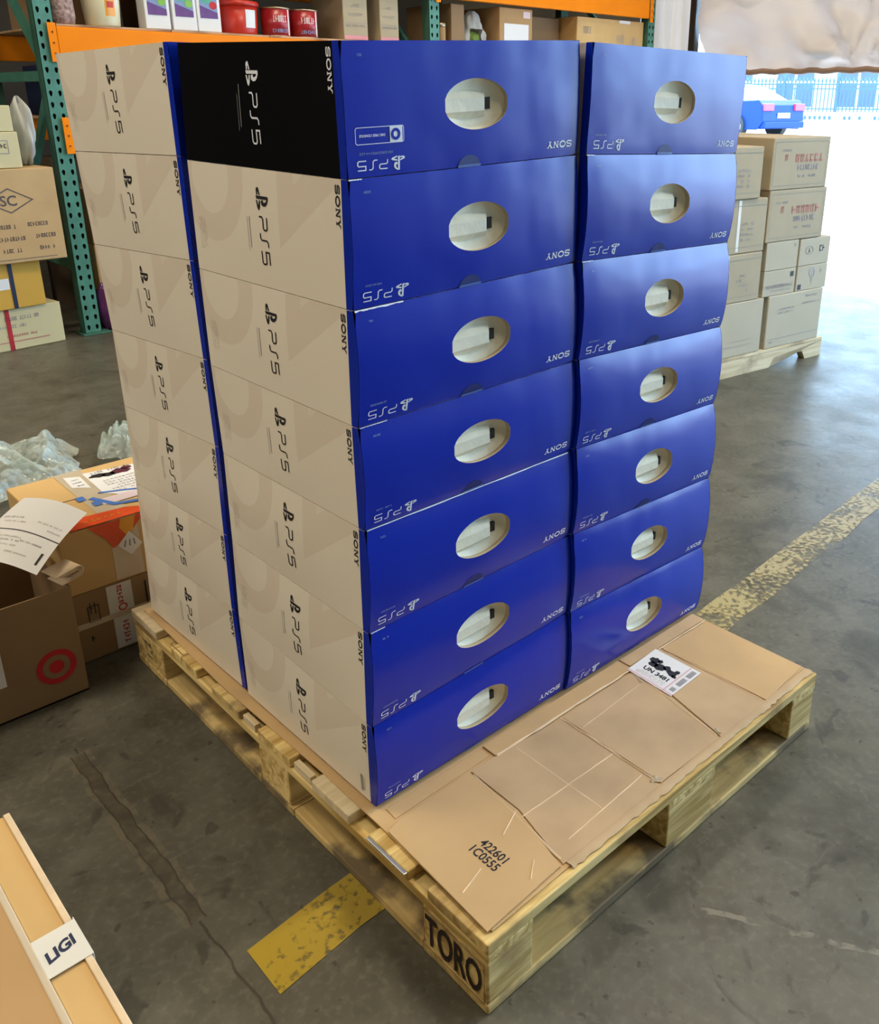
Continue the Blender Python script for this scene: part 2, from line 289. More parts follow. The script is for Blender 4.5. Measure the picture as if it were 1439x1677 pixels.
# ------------------------------------------------------------------ builders
def tag(o, label=None, cat=None, group=None, kind=None):
    if label: o['label'] = label
    if cat: o['category'] = cat
    if group: o['group'] = group
    if kind: o['kind'] = kind
    return o
def empty(name, loc, label, cat, group=None, rz=0.0):
    o = bpy.data.objects.new(name, None); COL.objects.link(o); o.location = loc; o.rotation_euler = (0, 0, rz); o.empty_display_size = 0.05
    return tag(o, label, cat, group)
class MB:
    """collects faces; each face carries a material slot and optional uv"""
    def __init__(s): s.v = []; s.f = []; s.m = []; s.uv = []; s.mats = []
    def slot(s, mat):
        if mat not in s.mats: s.mats.append(mat)
        return s.mats.index(mat)
    def add(s, verts, faces, mat, uvs=None):
        o = len(s.v); s.v += [tuple(v) for v in verts]; k = s.slot(mat)
        for f in faces:
            s.f.append(tuple(i + o for i in f)); s.m.append(k)
            s.uv.append([uvs[i] for i in f] if uvs else [(0, 0)] * len(f))
        return s
    def box(s, x0, x1, y0, y1, z0, z1, mat):
        vs = [(x, y, z) for z in (z0, z1) for y in (y0, y1) for x in (x0, x1)]
        return s.add(vs, [(0, 2, 3, 1), (4, 5, 7, 6), (0, 1, 5, 4), (2, 6, 7, 3), (0, 4, 6, 2), (1, 3, 7, 5)], mat)
    def lathe(s, prof, mat, n=24, cx=0, cy=0, axis='z', caps=True):
        vs = []
        for (r, h) in prof:
            for i in range(n):
                a = 2 * PI * i / n
                if axis == 'z': vs.append((cx + r * math.cos(a), cy + r * math.sin(a), h))
                elif axis == 'y': vs.append((cx + r * math.cos(a), h, cy + r * math.sin(a)))
                else: vs.append((h, cx + r * math.cos(a), cy + r * math.sin(a)))
        fs = []
        for k in range(len(prof) - 1):
            for i in range(n):
                j = (i + 1) % n; fs.append((k * n + i, k * n + j, (k + 1) * n + j, (k + 1) * n + i))
        if caps: fs.append(tuple(range(n - 1, -1, -1))); fs.append(tuple((len(prof) - 1) * n + i for i in range(n)))
        return s.add(vs, fs, mat)
    def build(s, name, parent=None, loc=None, smooth=False, bevel=0.0, rot=None, link=True):
        me = bpy.data.meshes.new(name); me.from_pydata(s.v, [], s.f)
        for mt in s.mats: me.materials.append(M[mt] if isinstance(mt, str) else mt)
        me.polygons.foreach_set('material_index', s.m)
        if smooth: me.polygons.foreach_set('use_smooth', [True] * len(s.f))
        ul = me.uv_layers.new(name='UVMap'); flat = [c for f in s.uv for p in f for c in p]; ul.data.foreach_set('uv', flat)
        me.validate(); me.update()
        if bevel > 0:
            bm = bmesh.new(); bm.from_mesh(me); bmesh.ops.bevel(bm, geom=bm.edges[:], offset=bevel, segments=2, profile=0.5, affect='EDGES'); bm.to_mesh(me); bm.free()
        o = bpy.data.objects.new(name, me); COL.objects.link(o)
        if parent: o.parent = parent
        if loc: o.location = loc
        if rot: o.rotation_euler = rot
        return o

# ---- flat print: every print is a list of (2d verts, faces), later mapped on to a surface
_tc = {}
def text2d(s, size, bold=0.0, sx=1.0):
    key = (s, size, bold, sx)
    if key in _tc: return _tc[key]
    cu = bpy.data.curves.new('t', 'FONT'); cu.body = s; cu.size = size; cu.offset = bold; cu.resolution_u = 3; cu.fill_mode = 'FRONT'
    o = bpy.data.objects.new('t', cu); COL.objects.link(o)
    dg = bpy.context.evaluated_depsgraph_get(); dg.update(); me = bpy.data.meshes.new_from_object(o.evaluated_get(dg))
    vs = [(v.co.x * sx, v.co.y) for v in me.vertices]; fs = [tuple(p.vertices) for p in me.polygons]
    bpy.data.objects.remove(o); bpy.data.curves.remove(cu); bpy.data.meshes.remove(me)
    mx = [v[0] for v in vs]; my = [v[1] for v in vs]
    vs = [(v[0] - (min(mx) + max(mx)) / 2, v[1] - (min(my) + max(my)) / 2) for v in vs]
    _tc[key] = (vs, fs); return _tc[key]
def ribbon(pts, wd, closed=False):
    vs = []; n = len(pts)
    for i, p in enumerate(pts):
        a = Vector(pts[i - 1]) if (i > 0 or closed) else None; c = Vector(pts[(i + 1) % n]) if (i < n - 1 or closed) else None; p = Vector(p)
        d1 = (p - a).normalized() if a is not None else None; d2 = (c - p).normalized() if c is not None else None
        if d1 is None: d1 = d2
        if d2 is None: d2 = d1
        t = (d1 + d2).normalized(); nn = Vector((-t.y, t.x)); k = max(0.5, nn.dot(Vector((-d1.y, d1.x))))
        vs += [tuple(p + nn * wd / 2 / k), tuple(p - nn * wd / 2 / k)]
    fs = [(2 * i, 2 * i + 1, 2 * i + 3, 2 * i + 2) for i in range(n - 1)]
    if closed: fs.append((2 * n - 2, 2 * n - 1, 1, 0))
    return vs, fs
def merge(parts):
    vs, fs = [], []
    for (v, f) in parts:
        o = len(vs); vs += list(v); fs += [tuple(i + o for i in g) for g in f]
    return vs, fs
def xf(pr, s=1.0, dx=0.0, dy=0.0, rot=0.0, sy=None):
    sy = s if sy is None else sy; c, n = math.cos(rot), math.sin(rot)
    return [((x * s) * c - (y * sy) * n + dx, (x * s) * n + (y * sy) * c + dy) for x, y in pr[0]], pr[1]
def rect2(x0, y0, x1, y1): return [(x0, y0), (x1, y0), (x1, y1), (x0, y1)], [(0, 1, 2, 3)]
def arcpts(cx, cy, rx, ry, a0, a1, n=12): return [(cx + rx * math.cos(a0 + (a1 - a0) * i / n), cy + ry * math.sin(a0 + (a1 - a0) * i / n)) for i in range(n + 1)]
# three strokes drawn, unit cap height
G_P = ribbon([(0.0, 1.0), (.78, 1.0), (.92, .88), (.92, .60), (.78, .48), (.16, .48), (0, .36), (0, 0)], .125)
G_S = ribbon([(.95, 1.0), (.66, 1.0), (.50, .86), (.50, .14), (.34, 0), (0, 0)], .125)
G_5 = ribbon([(.95, 1.0), (.05, 1.0), (.05, .56), (.82, .56), (.95, .44), (.95, .12), (.82, 0), (0, 0)], .125)
LOGO = merge([([(.36, 0.0), (.36, .98), (.50, 1.0), (.50, .06)], [(0, 3, 2, 1)]),
              ([(.50, 1.0), (.66, .92), (.78, .78), (.80, .60), (.74, .46), (.62, .42), (.53, .48), (.53, .60), (.62, .60), (.63, .72), (.58, .84), (.50, .88)],
               [(0, 1, 10, 11), (1, 2, 9, 10), (2, 3, 8, 9), (3, 4, 5, 8), (5, 6, 7, 8)]),
              ([(.0, .22), (.33, .36), (.33, .26), (.17, .19), (.19, .14), (.33, .16), (.33, .06), (.10, .04), (.0, .10)], [(0, 3, 2, 1), (0, 8, 4, 3), (8, 7, 6, 5, 4)]),
              ([(.55, .36), (.86, .31), (1.0, .22), (.92, .12), (.55, .0), (.55, .10), (.74, .17), (.76, .21), (.55, .26)], [(0, 8, 7, 1), (1, 7, 2), (7, 6, 3, 2), (6, 5, 4, 3)])])
def ps5_mark(h):   # logo then P S 5, left to right, centred
    parts = [xf(LOGO, h * 1.62, -h * .1, -h * 0.30), xf(G_P, h, h * 1.95, 0), xf(G_S, h, h * 3.12, 0), xf(G_5, h, h * 4.4, 0)]
    v, f = merge(parts); return [(x - h * 2.7, y - h * .5) for x, y in v], f
def maker_mark(h):  # wide slab capitals
    t = .22
    s_ = merge([ribbon([(1.1, .78), (1.0, .93), (.3, .93), (.1, .78), (.1, .62), (.3, .53), (.95, .47), (1.12, .36), (1.12, .2), (.95, .07), (.25, .07), (.1, .22)], t), rect2(1.08, .68, 1.2, 1.0), rect2(0, 0, .12, .32)])
    o_ = ribbon(arcpts(.75, .5, .64, .43, 0, 2 * PI, 20)[:-1], .24, True)
    n_ = merge([rect2(.14, 0, .32, 1), rect2(1.0, 0, 1.18, 1), ([(.14, 1), (.42, 1), (1.18, 0), (.9, 0)], [(0, 3, 2, 1)]), rect2(0, 0, .46, .12), rect2(.86, .88, 1.32, 1), rect2(0, .88, .3, 1)])
    y_ = merge([rect2(.55, 0, .80, .5), ([(.1, 1), (.4, 1), (.8, .48), (.55, .42)], [(0, 3, 2, 1)]), ([(1.02, 1), (1.22, 1), (.8, .42), (.6, .5)], [(0, 3, 2, 1)]), rect2(0, .88, .5, 1), rect2(.88, .88, 1.35, 1), rect2(.4, 0, .95, .12)])
    v, f = merge([s_, xf(o_, 1, 1.42, 0), xf(n_, 1, 3.08, 0), xf(y_, 1, 4.5, 0)])
    return [((x - 2.92) * h, (y - .5) * h) for x, y in v], f
def scrawl(n, wd, h, seed=0, dens=0.8):
    """a row of small strokes the size of print that cannot be read at this distance"""
    r = random.Random(seed); parts = []; x = -wd / 2; cw = wd / n
    for i in range(n):
        if r.random() < dens:
            k = r.randint(0, 3); a, c = x + cw * .12, x + cw * .82; t = min(cw * .25, h * .25)
            if k == 0: parts += [rect2(a, -h / 2, a + t, h / 2), rect2(a, -t / 2, c, t / 2)]
            elif k == 1: parts += [rect2(a, -h / 2, a + t, h / 2), rect2(c - t, -h / 2, c, h / 2), rect2(a, h / 2 - t, c, h / 2)]
            elif k == 2: parts += [rect2(a, -h / 2, c, -h / 2 + t), rect2((a + c) / 2 - t / 2, -h / 2, (a + c) / 2 + t / 2, h / 2)]
            else: parts += [rect2(a, h / 2 - t, c, h / 2), rect2(a, -h / 2, c, -h / 2 + t), rect2(a, -h / 2, a + t, h / 2)]
        x += cw
    return merge(parts) if parts else rect2(0, 0, .001, .001)
def print_on(mb, pr, fn, mat):
    mb.add([fn(x, y) for x, y in pr[0]], [tuple(f) for f in pr[1]], mat)

# ------------------------------------------------------------------ the setting
def struct(o): return tag(o, kind='structure')
m = MB(); m.add([(-5, -5, 0), (6.3, -5, 0), (6.3, 7.6, 0), (-5, 7.6, 0)], [(0, 1, 2, 3)], 'concrete'); struct(m.build('floor'))
m = MB(); m.box(-5.2, 6.5, -5.2, 7.8, 5.2, 5.4, 'ceiling'); struct(m.build('ceiling'))
m = MB(); m.box(-5.2, -5.0, -5.2, 7.8, 0, 5.2, 'wall'); struct(m.build('wall_left'))
m = MB(); m.box(-5.0, 6.3, 7.6, 7.8, 0, 5.2, 'wall_shaded'); struct(m.build('wall_back'))
m = MB(); m.box(-5.0, 6.3, -5.2, -5.0, 0, 5.2, 'wall'); struct(m.build('wall_front'))
m = MB()
m.box(6.3, 6.5, 4.85, 7.8, 0, 5.2, 'wall'); m.box(6.3, 6.5, -5.2, -4.7, 0, 5.2, 'wall'); m.box(6.3, 6.5, -.35, .6, 0, 5.2, 'wall')
m.box(6.3, 6.5, .6, 4.85, 3.4, 5.2, 'wall'); m.box(6.3, 6.5, -4.7, -.35, 4.3, 5.2, 'wall')
struct(m.build('wall_right'))
# yard outside, rising gently to the street
m = MB(); m.add([(6.3, -60, 0), (9, -60, 0), (9, 60, 0), (6.3, 60, 0), (34, -60, .45), (34, 60, .45), (90, -60, .55), (90, 60, .55)], [(0, 1, 2, 3), (1, 4, 5, 2), (4, 6, 7, 5)], 'ground'); struct(m.build('ground'))
# worn yellow line painted on the floor
def line_y(x): return 0.287 + 0.068 * (x + .2)
m = MB(); vs = []; n = 40
for i in range(n + 1):
    x = -0.20 + i * (6.2 / n); wv = 0.006 * math.sin(i * 2.3)
    vs += [(x, line_y(x) - .05 + wv, .0012), (x, line_y(x) + .05 + wv * .5, .0012)]
m.add(vs, [(2 * i, 2 * i + 2, 2 * i + 3, 2 * i + 1) for i in range(n)], 'yellow_line'); struct(m.build('trim_1'))

# hanging curtain over the door: two sheets and the dark post between them
def curtain(name, y0, y1, z0, z1, mat, label, seed, amp=0.085):
    nx, nz = 90, 60; r = random.Random(seed); vs = []
    ph = [r.uniform(0, 6) for _ in range(6)]
    for j in range(nz + 1):
        for i in range(nx + 1):
            a = i / nx; b = j / nz; y = y0 + (y1 - y0) * a; z = z0 + (z1 - z0) * b
            # folds fan out from two gathered points
            g1 = math.atan2(z - 1.50, y - 2.72); g2 = math.atan2(z - 1.78, y - 2.70)
            r1 = math.hypot(z - 1.50, y - 2.72); r2 = math.hypot(z - 1.78, y - 2.70)
            d = amp * (math.sin(g1 * 9 + ph[0]) * min(1, r1 * 2.2) * math.exp(-r1 * .55) + .9 * math.sin(g2 * 8 + ph[1]) * min(1, r2 * 2) * math.exp(-r2 * .6))
            d += amp * .22 * abs(math.sin(z * 19 - y * 5 + 2 * math.sin(y * 2.2))) ** .6 + amp * .5 * math.sin(z * 13 + y * 4.1 + math.sin(y * 3) * 1.3 + ph[2]) + amp * .25 * math.sin(y * 17 - z * 9 + ph[3])
            vs.append((6.22 + d, y, z))
    fs = [(j * (nx + 1) + i, j * (nx + 1) + i + 1, (j + 1) * (nx + 1) + i + 1, (j + 1) * (nx + 1) + i) for j in range(nz) for i in range(nx)]
    m = MB(); m.add(vs, fs, mat); o = m.build(name, smooth=True); return o
t = empty('hanging_curtain', (6.22, 2.4, 1.44), 'wide beige fabric curtain pulled across the upper part of the bright doorway', 'curtain')
o = curtain('curtain_sheet', .65, 4.15, 1.47, 3.35, 'curtain', '', 3); o.parent = t; o.matrix_parent_inverse = Matrix.Translation(-Vector(t.location))
m = MB(); m.lathe([(.022, .65), (.022, 4.15)], 'hem', n=10, cx=6.22, cy=1.462, axis='z') if False else None
vs = []; nn = 60
for i in range(nn + 1):
    y = .65 + 3.5 * i / nn; zz = 1.462 + .006 * math.sin(i * 1.7)
    for k in range(8):
        a = 2 * PI * k / 8; vs.append((6.21 + .022 * math.cos(a), y, zz + .022 * math.sin(a)))
m = MB(); m.add(vs, [(i * 8 + k, i * 8 + (k + 1) % 8, (i + 1) * 8 + (k + 1) % 8, (i + 1) * 8 + k) for i in range(nn) for k in range(8)], 'hem')
o = m.build('bottom_hem', smooth=True); o.parent = t; o.matrix_parent_inverse = Matrix.Translation(-Vector(t.location))
t = empty('side_curtain', (6.22, 4.5, .02), 'narrow gathered pale curtain beside the rack end, left of the dark post', 'curtain')
vs = []; nx = 60; nz = 20
for j in range(nz + 1):
    for i in range(nx + 1):
        a = i / nx; y = 4.24 + .56 * a; z = .02 + 3.33 * j / nz
        vs.append((6.22 + .035 * math.sin(a * 34 + .5 * math.sin(z * 2)) + .02 * math.sin(a * 11 + z * 1.5), y, z))
m = MB(); m.add(vs, [(j * (nx + 1) + i, j * (nx + 1) + i + 1, (j + 1) * (nx + 1) + i + 1, (j + 1) * (nx + 1) + i) for j in range(nz) for i in range(nx)], 'curtain_thin')
o = m.build('curtain_sheet', smooth=True); o.parent = t; o.matrix_parent_inverse = Matrix.Translation(-Vector(t.location))
m = MB(); m.box(6.17, 6.24, 4.165, 4.225, 0, 3.4, 'post'); struct(m.build('trim_2', bevel=.004))

# ------------------------------------------------------------------ console cartons
# measured corner positions of every layer, top to bottom
TA = [[0.0486, 0.3142, 1.3124], [0.0496, 0.3131, 1.1486], [0.0472, 0.3143, 0.9787], [0.0449, 0.3154, 0.8115], [0.0457, 0.3148, 0.6511], [0.0432, 0.3156, 0.4767], [0.0396, 0.317, 0.3026], [0.0392, 0.3176, 0.1432]]
TB = [[0.4945, 0.3256, 1.3319], [0.4943, 0.3251, 1.163], [0.4946, 0.324, 0.9914], [0.4964, 0.3202, 0.8206], [0.4957, 0.3205, 0.6545], [0.4959, 0.3186, 0.4847], [0.4953, 0.3178, 0.3196], [0.4945, 0.3199, 0.1432]]
TC = [[0.0415, 0.7357, 1.3242], [0.0367, 0.7371, 1.1535], [0.036, 0.7371, 0.9817], [0.0363, 0.7362, 0.8165], [0.0399, 0.735, 0.6537], [0.0376, 0.7351, 0.481], [0.0343, 0.7371, 0.3193], [0.035, 0.7364, 0.1432]]
TD = [[0.5105, 0.3113, 1.3297], [0.5058, 0.3142, 1.1635], [0.5036, 0.3153, 0.9928], [0.5017, 0.3138, 0.8227], [0.5007, 0.3128, 0.6573], [0.4995, 0.3117, 0.4881], [0.4985, 0.3118, 0.3207], [0.4981, 0.3151, 0.1432]]
TE = [[0.9453, 0.3132, 1.3236], [0.9424, 0.3176, 1.1498], [0.9418, 0.3187, 0.9809], [0.9419, 0.3176, 0.8094], [0.9415, 0.3175, 0.6435], [0.9419, 0.3136, 0.4723], [0.9423, 0.3156, 0.3029], [0.9416, 0.3159, 0.1432]]
TF = [[0.0347, 0.7549, 1.3262], [0.0347, 0.7542, 1.1585], [0.0355, 0.7542, 0.9919], [0.0382, 0.7534, 0.8218], [0.0404, 0.7526, 0.6596], [0.0371, 0.7527, 0.4851], [0.0361, 0.7541, 0.3244], [0.0389, 0.7532, 0.1432]]
TG = [[0.0123, 1.1777, 1.3201], [0.0197, 1.1755, 1.1489], [0.0278, 1.1729, 0.9736], [0.0353, 1.1696, 0.7999], [0.0364, 1.1694, 0.6362], [0.0359, 1.1698, 0.4583], [0.0333, 1.1715, 0.2994], [0.0291, 1.1735, 0.1432]]
V = Vector
W0, H0, D0 = 0.447, 0.168, 0.422
def hole_r(th):   # outline of the hand hole: an oval with blunted tips
    a, b = .0600, .0345; c, s = math.cos(th), math.sin(th)
    # lens: |x/a|^1.55 + |y/b|^2 = 1, clipped at |x| <= .95 a
    lo, hi = 0.0, .08
    for _ in range(24):
        r = (lo + hi) / 2
        if abs(r * c / (a * 1.035)) ** 2 + abs(r * s / b) ** 2 < 1 and abs(r * c) < a: lo = r
        else: hi = r
    return lo
def carton(col, k, label):
    gap = 0.0012
    if col == 0:
        ft, fb = (V(TA[k]), V(TB[k])), (V(TA[k + 1]), V(TB[k + 1])); lt, lb = V(TC[k]), V(TC[k + 1])
    elif col == 1:
        ft, fb = (V(TD[k]), V(TE[k])), (V(TD[k + 1]), V(TE[k + 1])); lt, lb = ft[0] + V((-.004, .42, -.002)), fb[0] + V((-.004, .42, -.002))
        if k == 6: lb.z = .1432
    else:
        r = V((.446, .004, .004)); a, c = V(TF[k]), V(TF[k + 1]); ft, fb = (a, a + r), (c, c + V((.446, .004, .0 if k == 6 else .004))); lt, lb = V(TG[k]), V(TG[k + 1])
    up = V((0, 0, gap)); fb = (fb[0] + up, fb[1] + up); lb = lb + up
    bt = ft[1] + lt - ft[0]; bb = fb[1] + lb - fb[0]
    black = (col == 0 and k == 0)
    bul = {0: .004, 1: .007}.get(k, .011) if col != 2 else .002
    if col == 1: bul = {0: .004, 1: .012}.get(k, .014)
    sb = (.0022 if k < 4 else .005) if col != 1 else .0008
    def front(u, v, off=0.0):      # u 0..W0 left to right, v 0..H0 bottom to top
        a, b = u / W0, v / H0
        p = (fb[0] * (1 - a) + fb[1] * a) * (1 - b) + (ft[0] * (1 - a) + ft[1] * a) * b
        bb_ = bul * max(0.0, 4 * b * (1 - b)) ** .8 * (0.75 + .25 * math.sin(PI * max(0, min(1, a)))) + off
        return p + V((.02, -1, 0)).normalized() * bb_
    def side(u, v, off=0.0):       # u 0..D0 from the front corner to the back
        a, b = u / D0, v / H0
        p = (fb[0] * (1 - a) + lb * a) * (1 - b) + (ft[0] * (1 - a) + lt * a) * b
        bb_ = sb * math.sin(PI * max(0, min(1, a))) * math.sin(PI * max(0, min(1, b))) + off
        return p + V((-1, 0, 0)) * bb_
    root = empty('console_carton', tuple(fb[0] * .25 + fb[1] * .25 + lb * .25 + bb * .25), label, 'carton',
                 ('console cartons in the front stack', 'console cartons in the right stack', 'console cartons in the rear left stack')[col])
    O = V(root.location)
    def L(p): return tuple(p - O)
    face = 'black_print' if black else 'white_print'
    # body: left side grid, back, right side, top and bottom
    m = MB(); nu, nv = 14, 8; vs = []; uv = []
    for j in range(nv + 1):
        for i in range(nu + 1):
            u, v = D0 * i / nu, H0 * j / nv; vs.append(L(side(u, v))); uv.append((u, v))
    m.add(vs, [(j * (nu + 1) + i, (j + 1) * (nu + 1) + i, (j + 1) * (nu + 1) + i + 1, j * (nu + 1) + i + 1) for j in range(nv) for i in range(nu)], face, uv)
    q = [fb[0], fb[1], bb, lb, ft[0], ft[1], bt, lt]
    m.add([L(p) for p in q], [(0, 3, 2, 1), (4, 5, 6, 7), (1, 2, 6, 5), (2, 3, 7, 6)], face)
    o = m.build('box_body', root, smooth=False)
    sm = [p.material_index == 0 and len(p.vertices) == 4 for p in o.data.polygons]
    # blue end panel with the hand hole and the wrapped edges
    m = MB(); fl = 0.011; NJ = 12
    hu, hv = .2265, .0845
    if col != 2:
        angs = sorted(set([2 * PI * i / 48 for i in range(48)] + [math.atan2(sy * H0 / 2 + (0 if True else 0), sx * W0 / 2) % (2 * PI) for sx in (-1, 1) for sy in (-1, 1)]))
        NA = len(angs); R = 9; vs = []
        for a in angs:
            c, s = math.cos(a), math.sin(a); ri = hole_r(a)
            tx = ((W0 - hu) if c > 0 else hu) / max(1e-6, abs(c)); ty = ((H0 - hv) if s > 0 else hv) / max(1e-6, abs(s)); ro = min(tx, ty)
            for k2 in range(R):
                f = (k2 / (R - 1)) ** 1.0; rr = ri + (ro - ri) * f
                vs.append(L(front(min(W0, max(0, hu + rr * c)), min(H0, max(0, hv + rr * s)), .0012)))
        fs = [(i * R + k2, i * R + k2 + 1, ((i + 1) % NA) * R + k2 + 1, ((i + 1) % NA) * R + k2) for i in range(NA) for k2 in range(R - 1)]
        # fill the two-corner slack with the exact corners
        m.add(vs, fs, 'blue_print')
        # cut edge of the hole
        vi = [vs[i * R] for i in range(NA)]
        vj = [L(front(hu + hole_r(a) * math.cos(a), hv + hole_r(a) * math.sin(a), -.010)) for a in angs]
        m.add(vi + vj, [(i, (i + 1) % NA, NA + (i + 1) % NA, NA + i) for i in range(NA)], 'card_pale')
    else:
        vs = [L(front(W0 * i / 6, H0 * j / 8, .0012)) for j in range(9) for i in range(7)]
        m.add(vs, [(j * 7 + i, j * 7 + i + 1, (j + 1) * 7 + i + 1, (j + 1) * 7 + i) for j in range(8) for i in range(6)], 'blue_print')
    # wrapped side edge, left and right
    for (uu, sgn) in ((0.0, -1), (W0, 1)):
        vs = []
        for j in range(NJ + 1):
            v = H0 * j / NJ; p0 = front(uu, v, .0012) + V((sgn * .0006, 0, 0)); base = front(uu, v, 0); b = v / H0
            p1 = (side(fl, v, .0016) if sgn < 0 else (fb[1] * (1 - b) + ft[1] * b) + V((.0010, fl, 0)))
            vs += [L(p0), L(p1)]
        fs = [(2 * j, 2 * j + 2, 2 * j + 3, 2 * j + 1) for j in range(NJ)]
        if sgn > 0: fs = [tuple(reversed(f)) for f in fs]
        m.add(vs, fs, 'blue_print')
    # top and bottom closing strips
    for vv in (0.0, H0):
        vs = []
        for i in range(9):
            u = W0 * i / 8; vs += [L(front(u, vv, .0012)), L(front(u, vv, -.002))]
        fs = [(2 * i, 2 * i + 2, 2 * i + 3, 2 * i + 1) for i in range(8)]
        if vv == 0.0: fs = [tuple(reversed(f)) for f in fs]
        m.add(vs, fs, 'blue_print')
    pan = m.build('end_panel', root, smooth=True)
    tag(pan, 'glossy blue end panel')
    if col != 2:
        # moulded pulp cup behind the hole with its grip bar
        m = MB(); NA = 40; R = 7; vs = []
        for i in range(NA):
            a = 2 * PI * i / NA; ri = hole_r(a) * 1.04
            for k2 in range(R):
                f = 1 - k2 / (R - 1); x, y = ri * f * math.cos(a), ri * f * math.sin(a)
                dep = -.003 - .013 * (1 - f ** 3.0)
                vs.append(L(front(hu + x, hv + y, dep - bul * .3)))
        m.add(vs, [(i * R + k2, i * R + k2 + 1, ((i + 1) % NA) * R + k2 + 1, ((i + 1) % NA) * R + k2) for i in range(NA) for k2 in range(R - 1)], 'pulp')
        cup = m.build('hand_hole_insert', root, smooth=True); tag(cup, 'cream moulded pulp insert inside the hand hole')
        m = MB()
        def F(x, y, d): return L(front(hu + x, hv + y, d))
        vs = [F(-.0575, .0080, -.0032), F(-.0575, -.0100, -.0032), F(.020, -.0095, -.0050), F(.020, .0075, -.0050),
              F(-.0560, .0150, -.009), F(-.0560, -.0170, -.009), F(.030, -.020, -.0170), F(.030, .017, -.0170), F(.0275, -.0080, -.0150), F(.0275, .0065, -.0150), F(-.02, .0215, -.0155), F(-.02, -.0235, -.0155)]
        m.add(vs, [(0, 1, 2, 3), (0, 3, 7, 10, 4), (1, 5, 11, 6, 2), (3, 2, 8, 9), (3, 9, 7), (2, 6, 8), (0, 4, 5, 1)], 'pulp')
        m.build('grip_bar', cup)
        m = MB(); vs = [F(.0290, .0080, -.0128), F(.0290, -.0085, -.0128), F(.0370, -.0080, -.0115), F(.0370, .0085, -.0115)]
        vs += [F(.0290, .0080, -.020), F(.0290, -.0085, -.020), F(.0370, -.0080, -.020), F(.0370, .0085, -.020)]
        m.add(vs, [(0, 1, 2, 3), (0, 3, 7, 4), (1, 5, 6, 2), (3, 2, 6, 7), (0, 4, 5, 1)], 'dark'); m.build('slot', cup)  # solid dark block stands for the shade in the slot
        # print on the end, the carton standing upside down
        m = MB(); off = .0019
        def FN(cx, cy, rot): return lambda x, y: L(front(cx + x * math.cos(rot) - y * math.sin(rot), cy + x * math.sin(rot) + y * math.cos(rot), off))
        print_on(m, xf(ps5_mark(.0118), 1.20, 0, 0, 0, 1.0), FN(.0535, .0150, PI), 'white_ink'); m.build('console_mark', root); m = MB()
        print_on(m, maker_mark(.0098), FN(.404, .0185 if col == 0 else .0175, PI), 'white_ink'); m.build('maker_name', root); m = MB()
        print_on(m, scrawl(5, .012, .003, k), FN(.028, .151, PI), 'pale_ink')
        print_on(m, scrawl(16 if black else 9, .055 if black else .028, .0028, 3 + k, .95), FN(.046 if black else .032, .030, PI), 'pale_ink')
        if black:
            print_on(m, ribbon([(-.037, -.0105), (.037, -.0105), (.039, -.0085), (.039, .0085), (.037, .0105), (-.037, .0105), (-.039, .0085), (-.039, -.0085)], .0009, True), FN(.053, .0525, PI), 'white_ink')
            print_on(m, rect2(-.037, -.0100, -.016, .0100), FN(.053, .0525, PI), 'white_ink')
            print_on(m, ribbon(arcpts(-.0255, 0, .0058, .0058, 0, 2 * PI, 18)[:-1], .004, True), lambda x, y: L(front(.053 - x, .0525 - y, off + .0004)), 'blue_print')
            print_on(m, text2d('DISC FREE CONSOLE', .0044, .0001), FN(.0405, .0525, PI), 'white_ink')
        m.build('fine_print', root)['kind'] = 'stuff'
        wear = {(0, 4): (.004, .44, .0016), (0, 2): (.002, .085, .0022), (0, 1): (.001, .022, .0014), (0, 3): (.002, .05, .0010), (0, 5): (.003, .03, .0012), (1, 2): (.002, .03, .0012), (1, 1): (.001, .02, .0010)}.get((col, k))
        if wear:
            m = MB(); n_ = 24; vs = []; rr_ = random.Random(k)
            for i in range(n_ + 1):
                u = wear[0] + (wear[1] - wear[0]) * i / n_; hh_ = wear[2] * rr_.uniform(.55, 1.1)
                vs += [L(front(u, H0 - hh_, .0020)), L(front(u, H0 + .0003, .0020))]
            m.add(vs, [(2 * i, 2 * i + 2, 2 * i + 3, 2 * i + 1) for i in range(n_)], 'white_ink'); tag(m.build('worn_edge', root), 'pale worn edge')
        # thumb notch and tab at the lower edge
        m = MB()
        if k < 5:
            hp = [(0, 0)] + arcpts(0, 0, .021, .015, 0, PI, 14)
            m.add([L(front(.212 + x, .001 + y, .0017)) for x, y in hp], [(0, i, i + 1) for i in range(1, 15)], 'navy_tab')
        m.add([L(front(.190 + x, y, .0026)) for x, y in ((0, -.0008), (.044, -.0008), (.044, .0028), (0, .0028))], [(0, 1, 2, 3)], 'tab_edge')
        m.build('locking_tab', root)
    # print on the long side
    if col != 1:
        m = MB()
        def SN(cx, cy, rot): return lambda x, y: L(side(cx - (x * math.cos(rot) - y * math.sin(rot)), cy + x * math.sin(rot) + y * math.cos(rot), .0006))
        ink = 'white_ink' if black else 'black_ink'
        print_on(m, ps5_mark(.0200), SN(.206, .087, -PI / 2), ink); m.build('console_mark', root); m = MB()
        print_on(m, maker_mark(.0095), SN(.0215, .133, -PI / 2), ink); m.build('maker_name', root); m = MB()
        print_on(m, rect2(-.038 if black else -.025, -.0007, .020, .0007), SN(.244, .075, -PI / 2), 'grey_ink')
        print_on(m, rect2(-.03, -.0004, .02, .0004), SN(.250, .070, -PI / 2), 'grey_ink')
        if not black:
            for q_ in range(5): print_on(m, scrawl(14, .05, .0020, q_ + k, .8), SN(.383 + q_ * .0045, .06, -PI / 2), 'faint_ink')
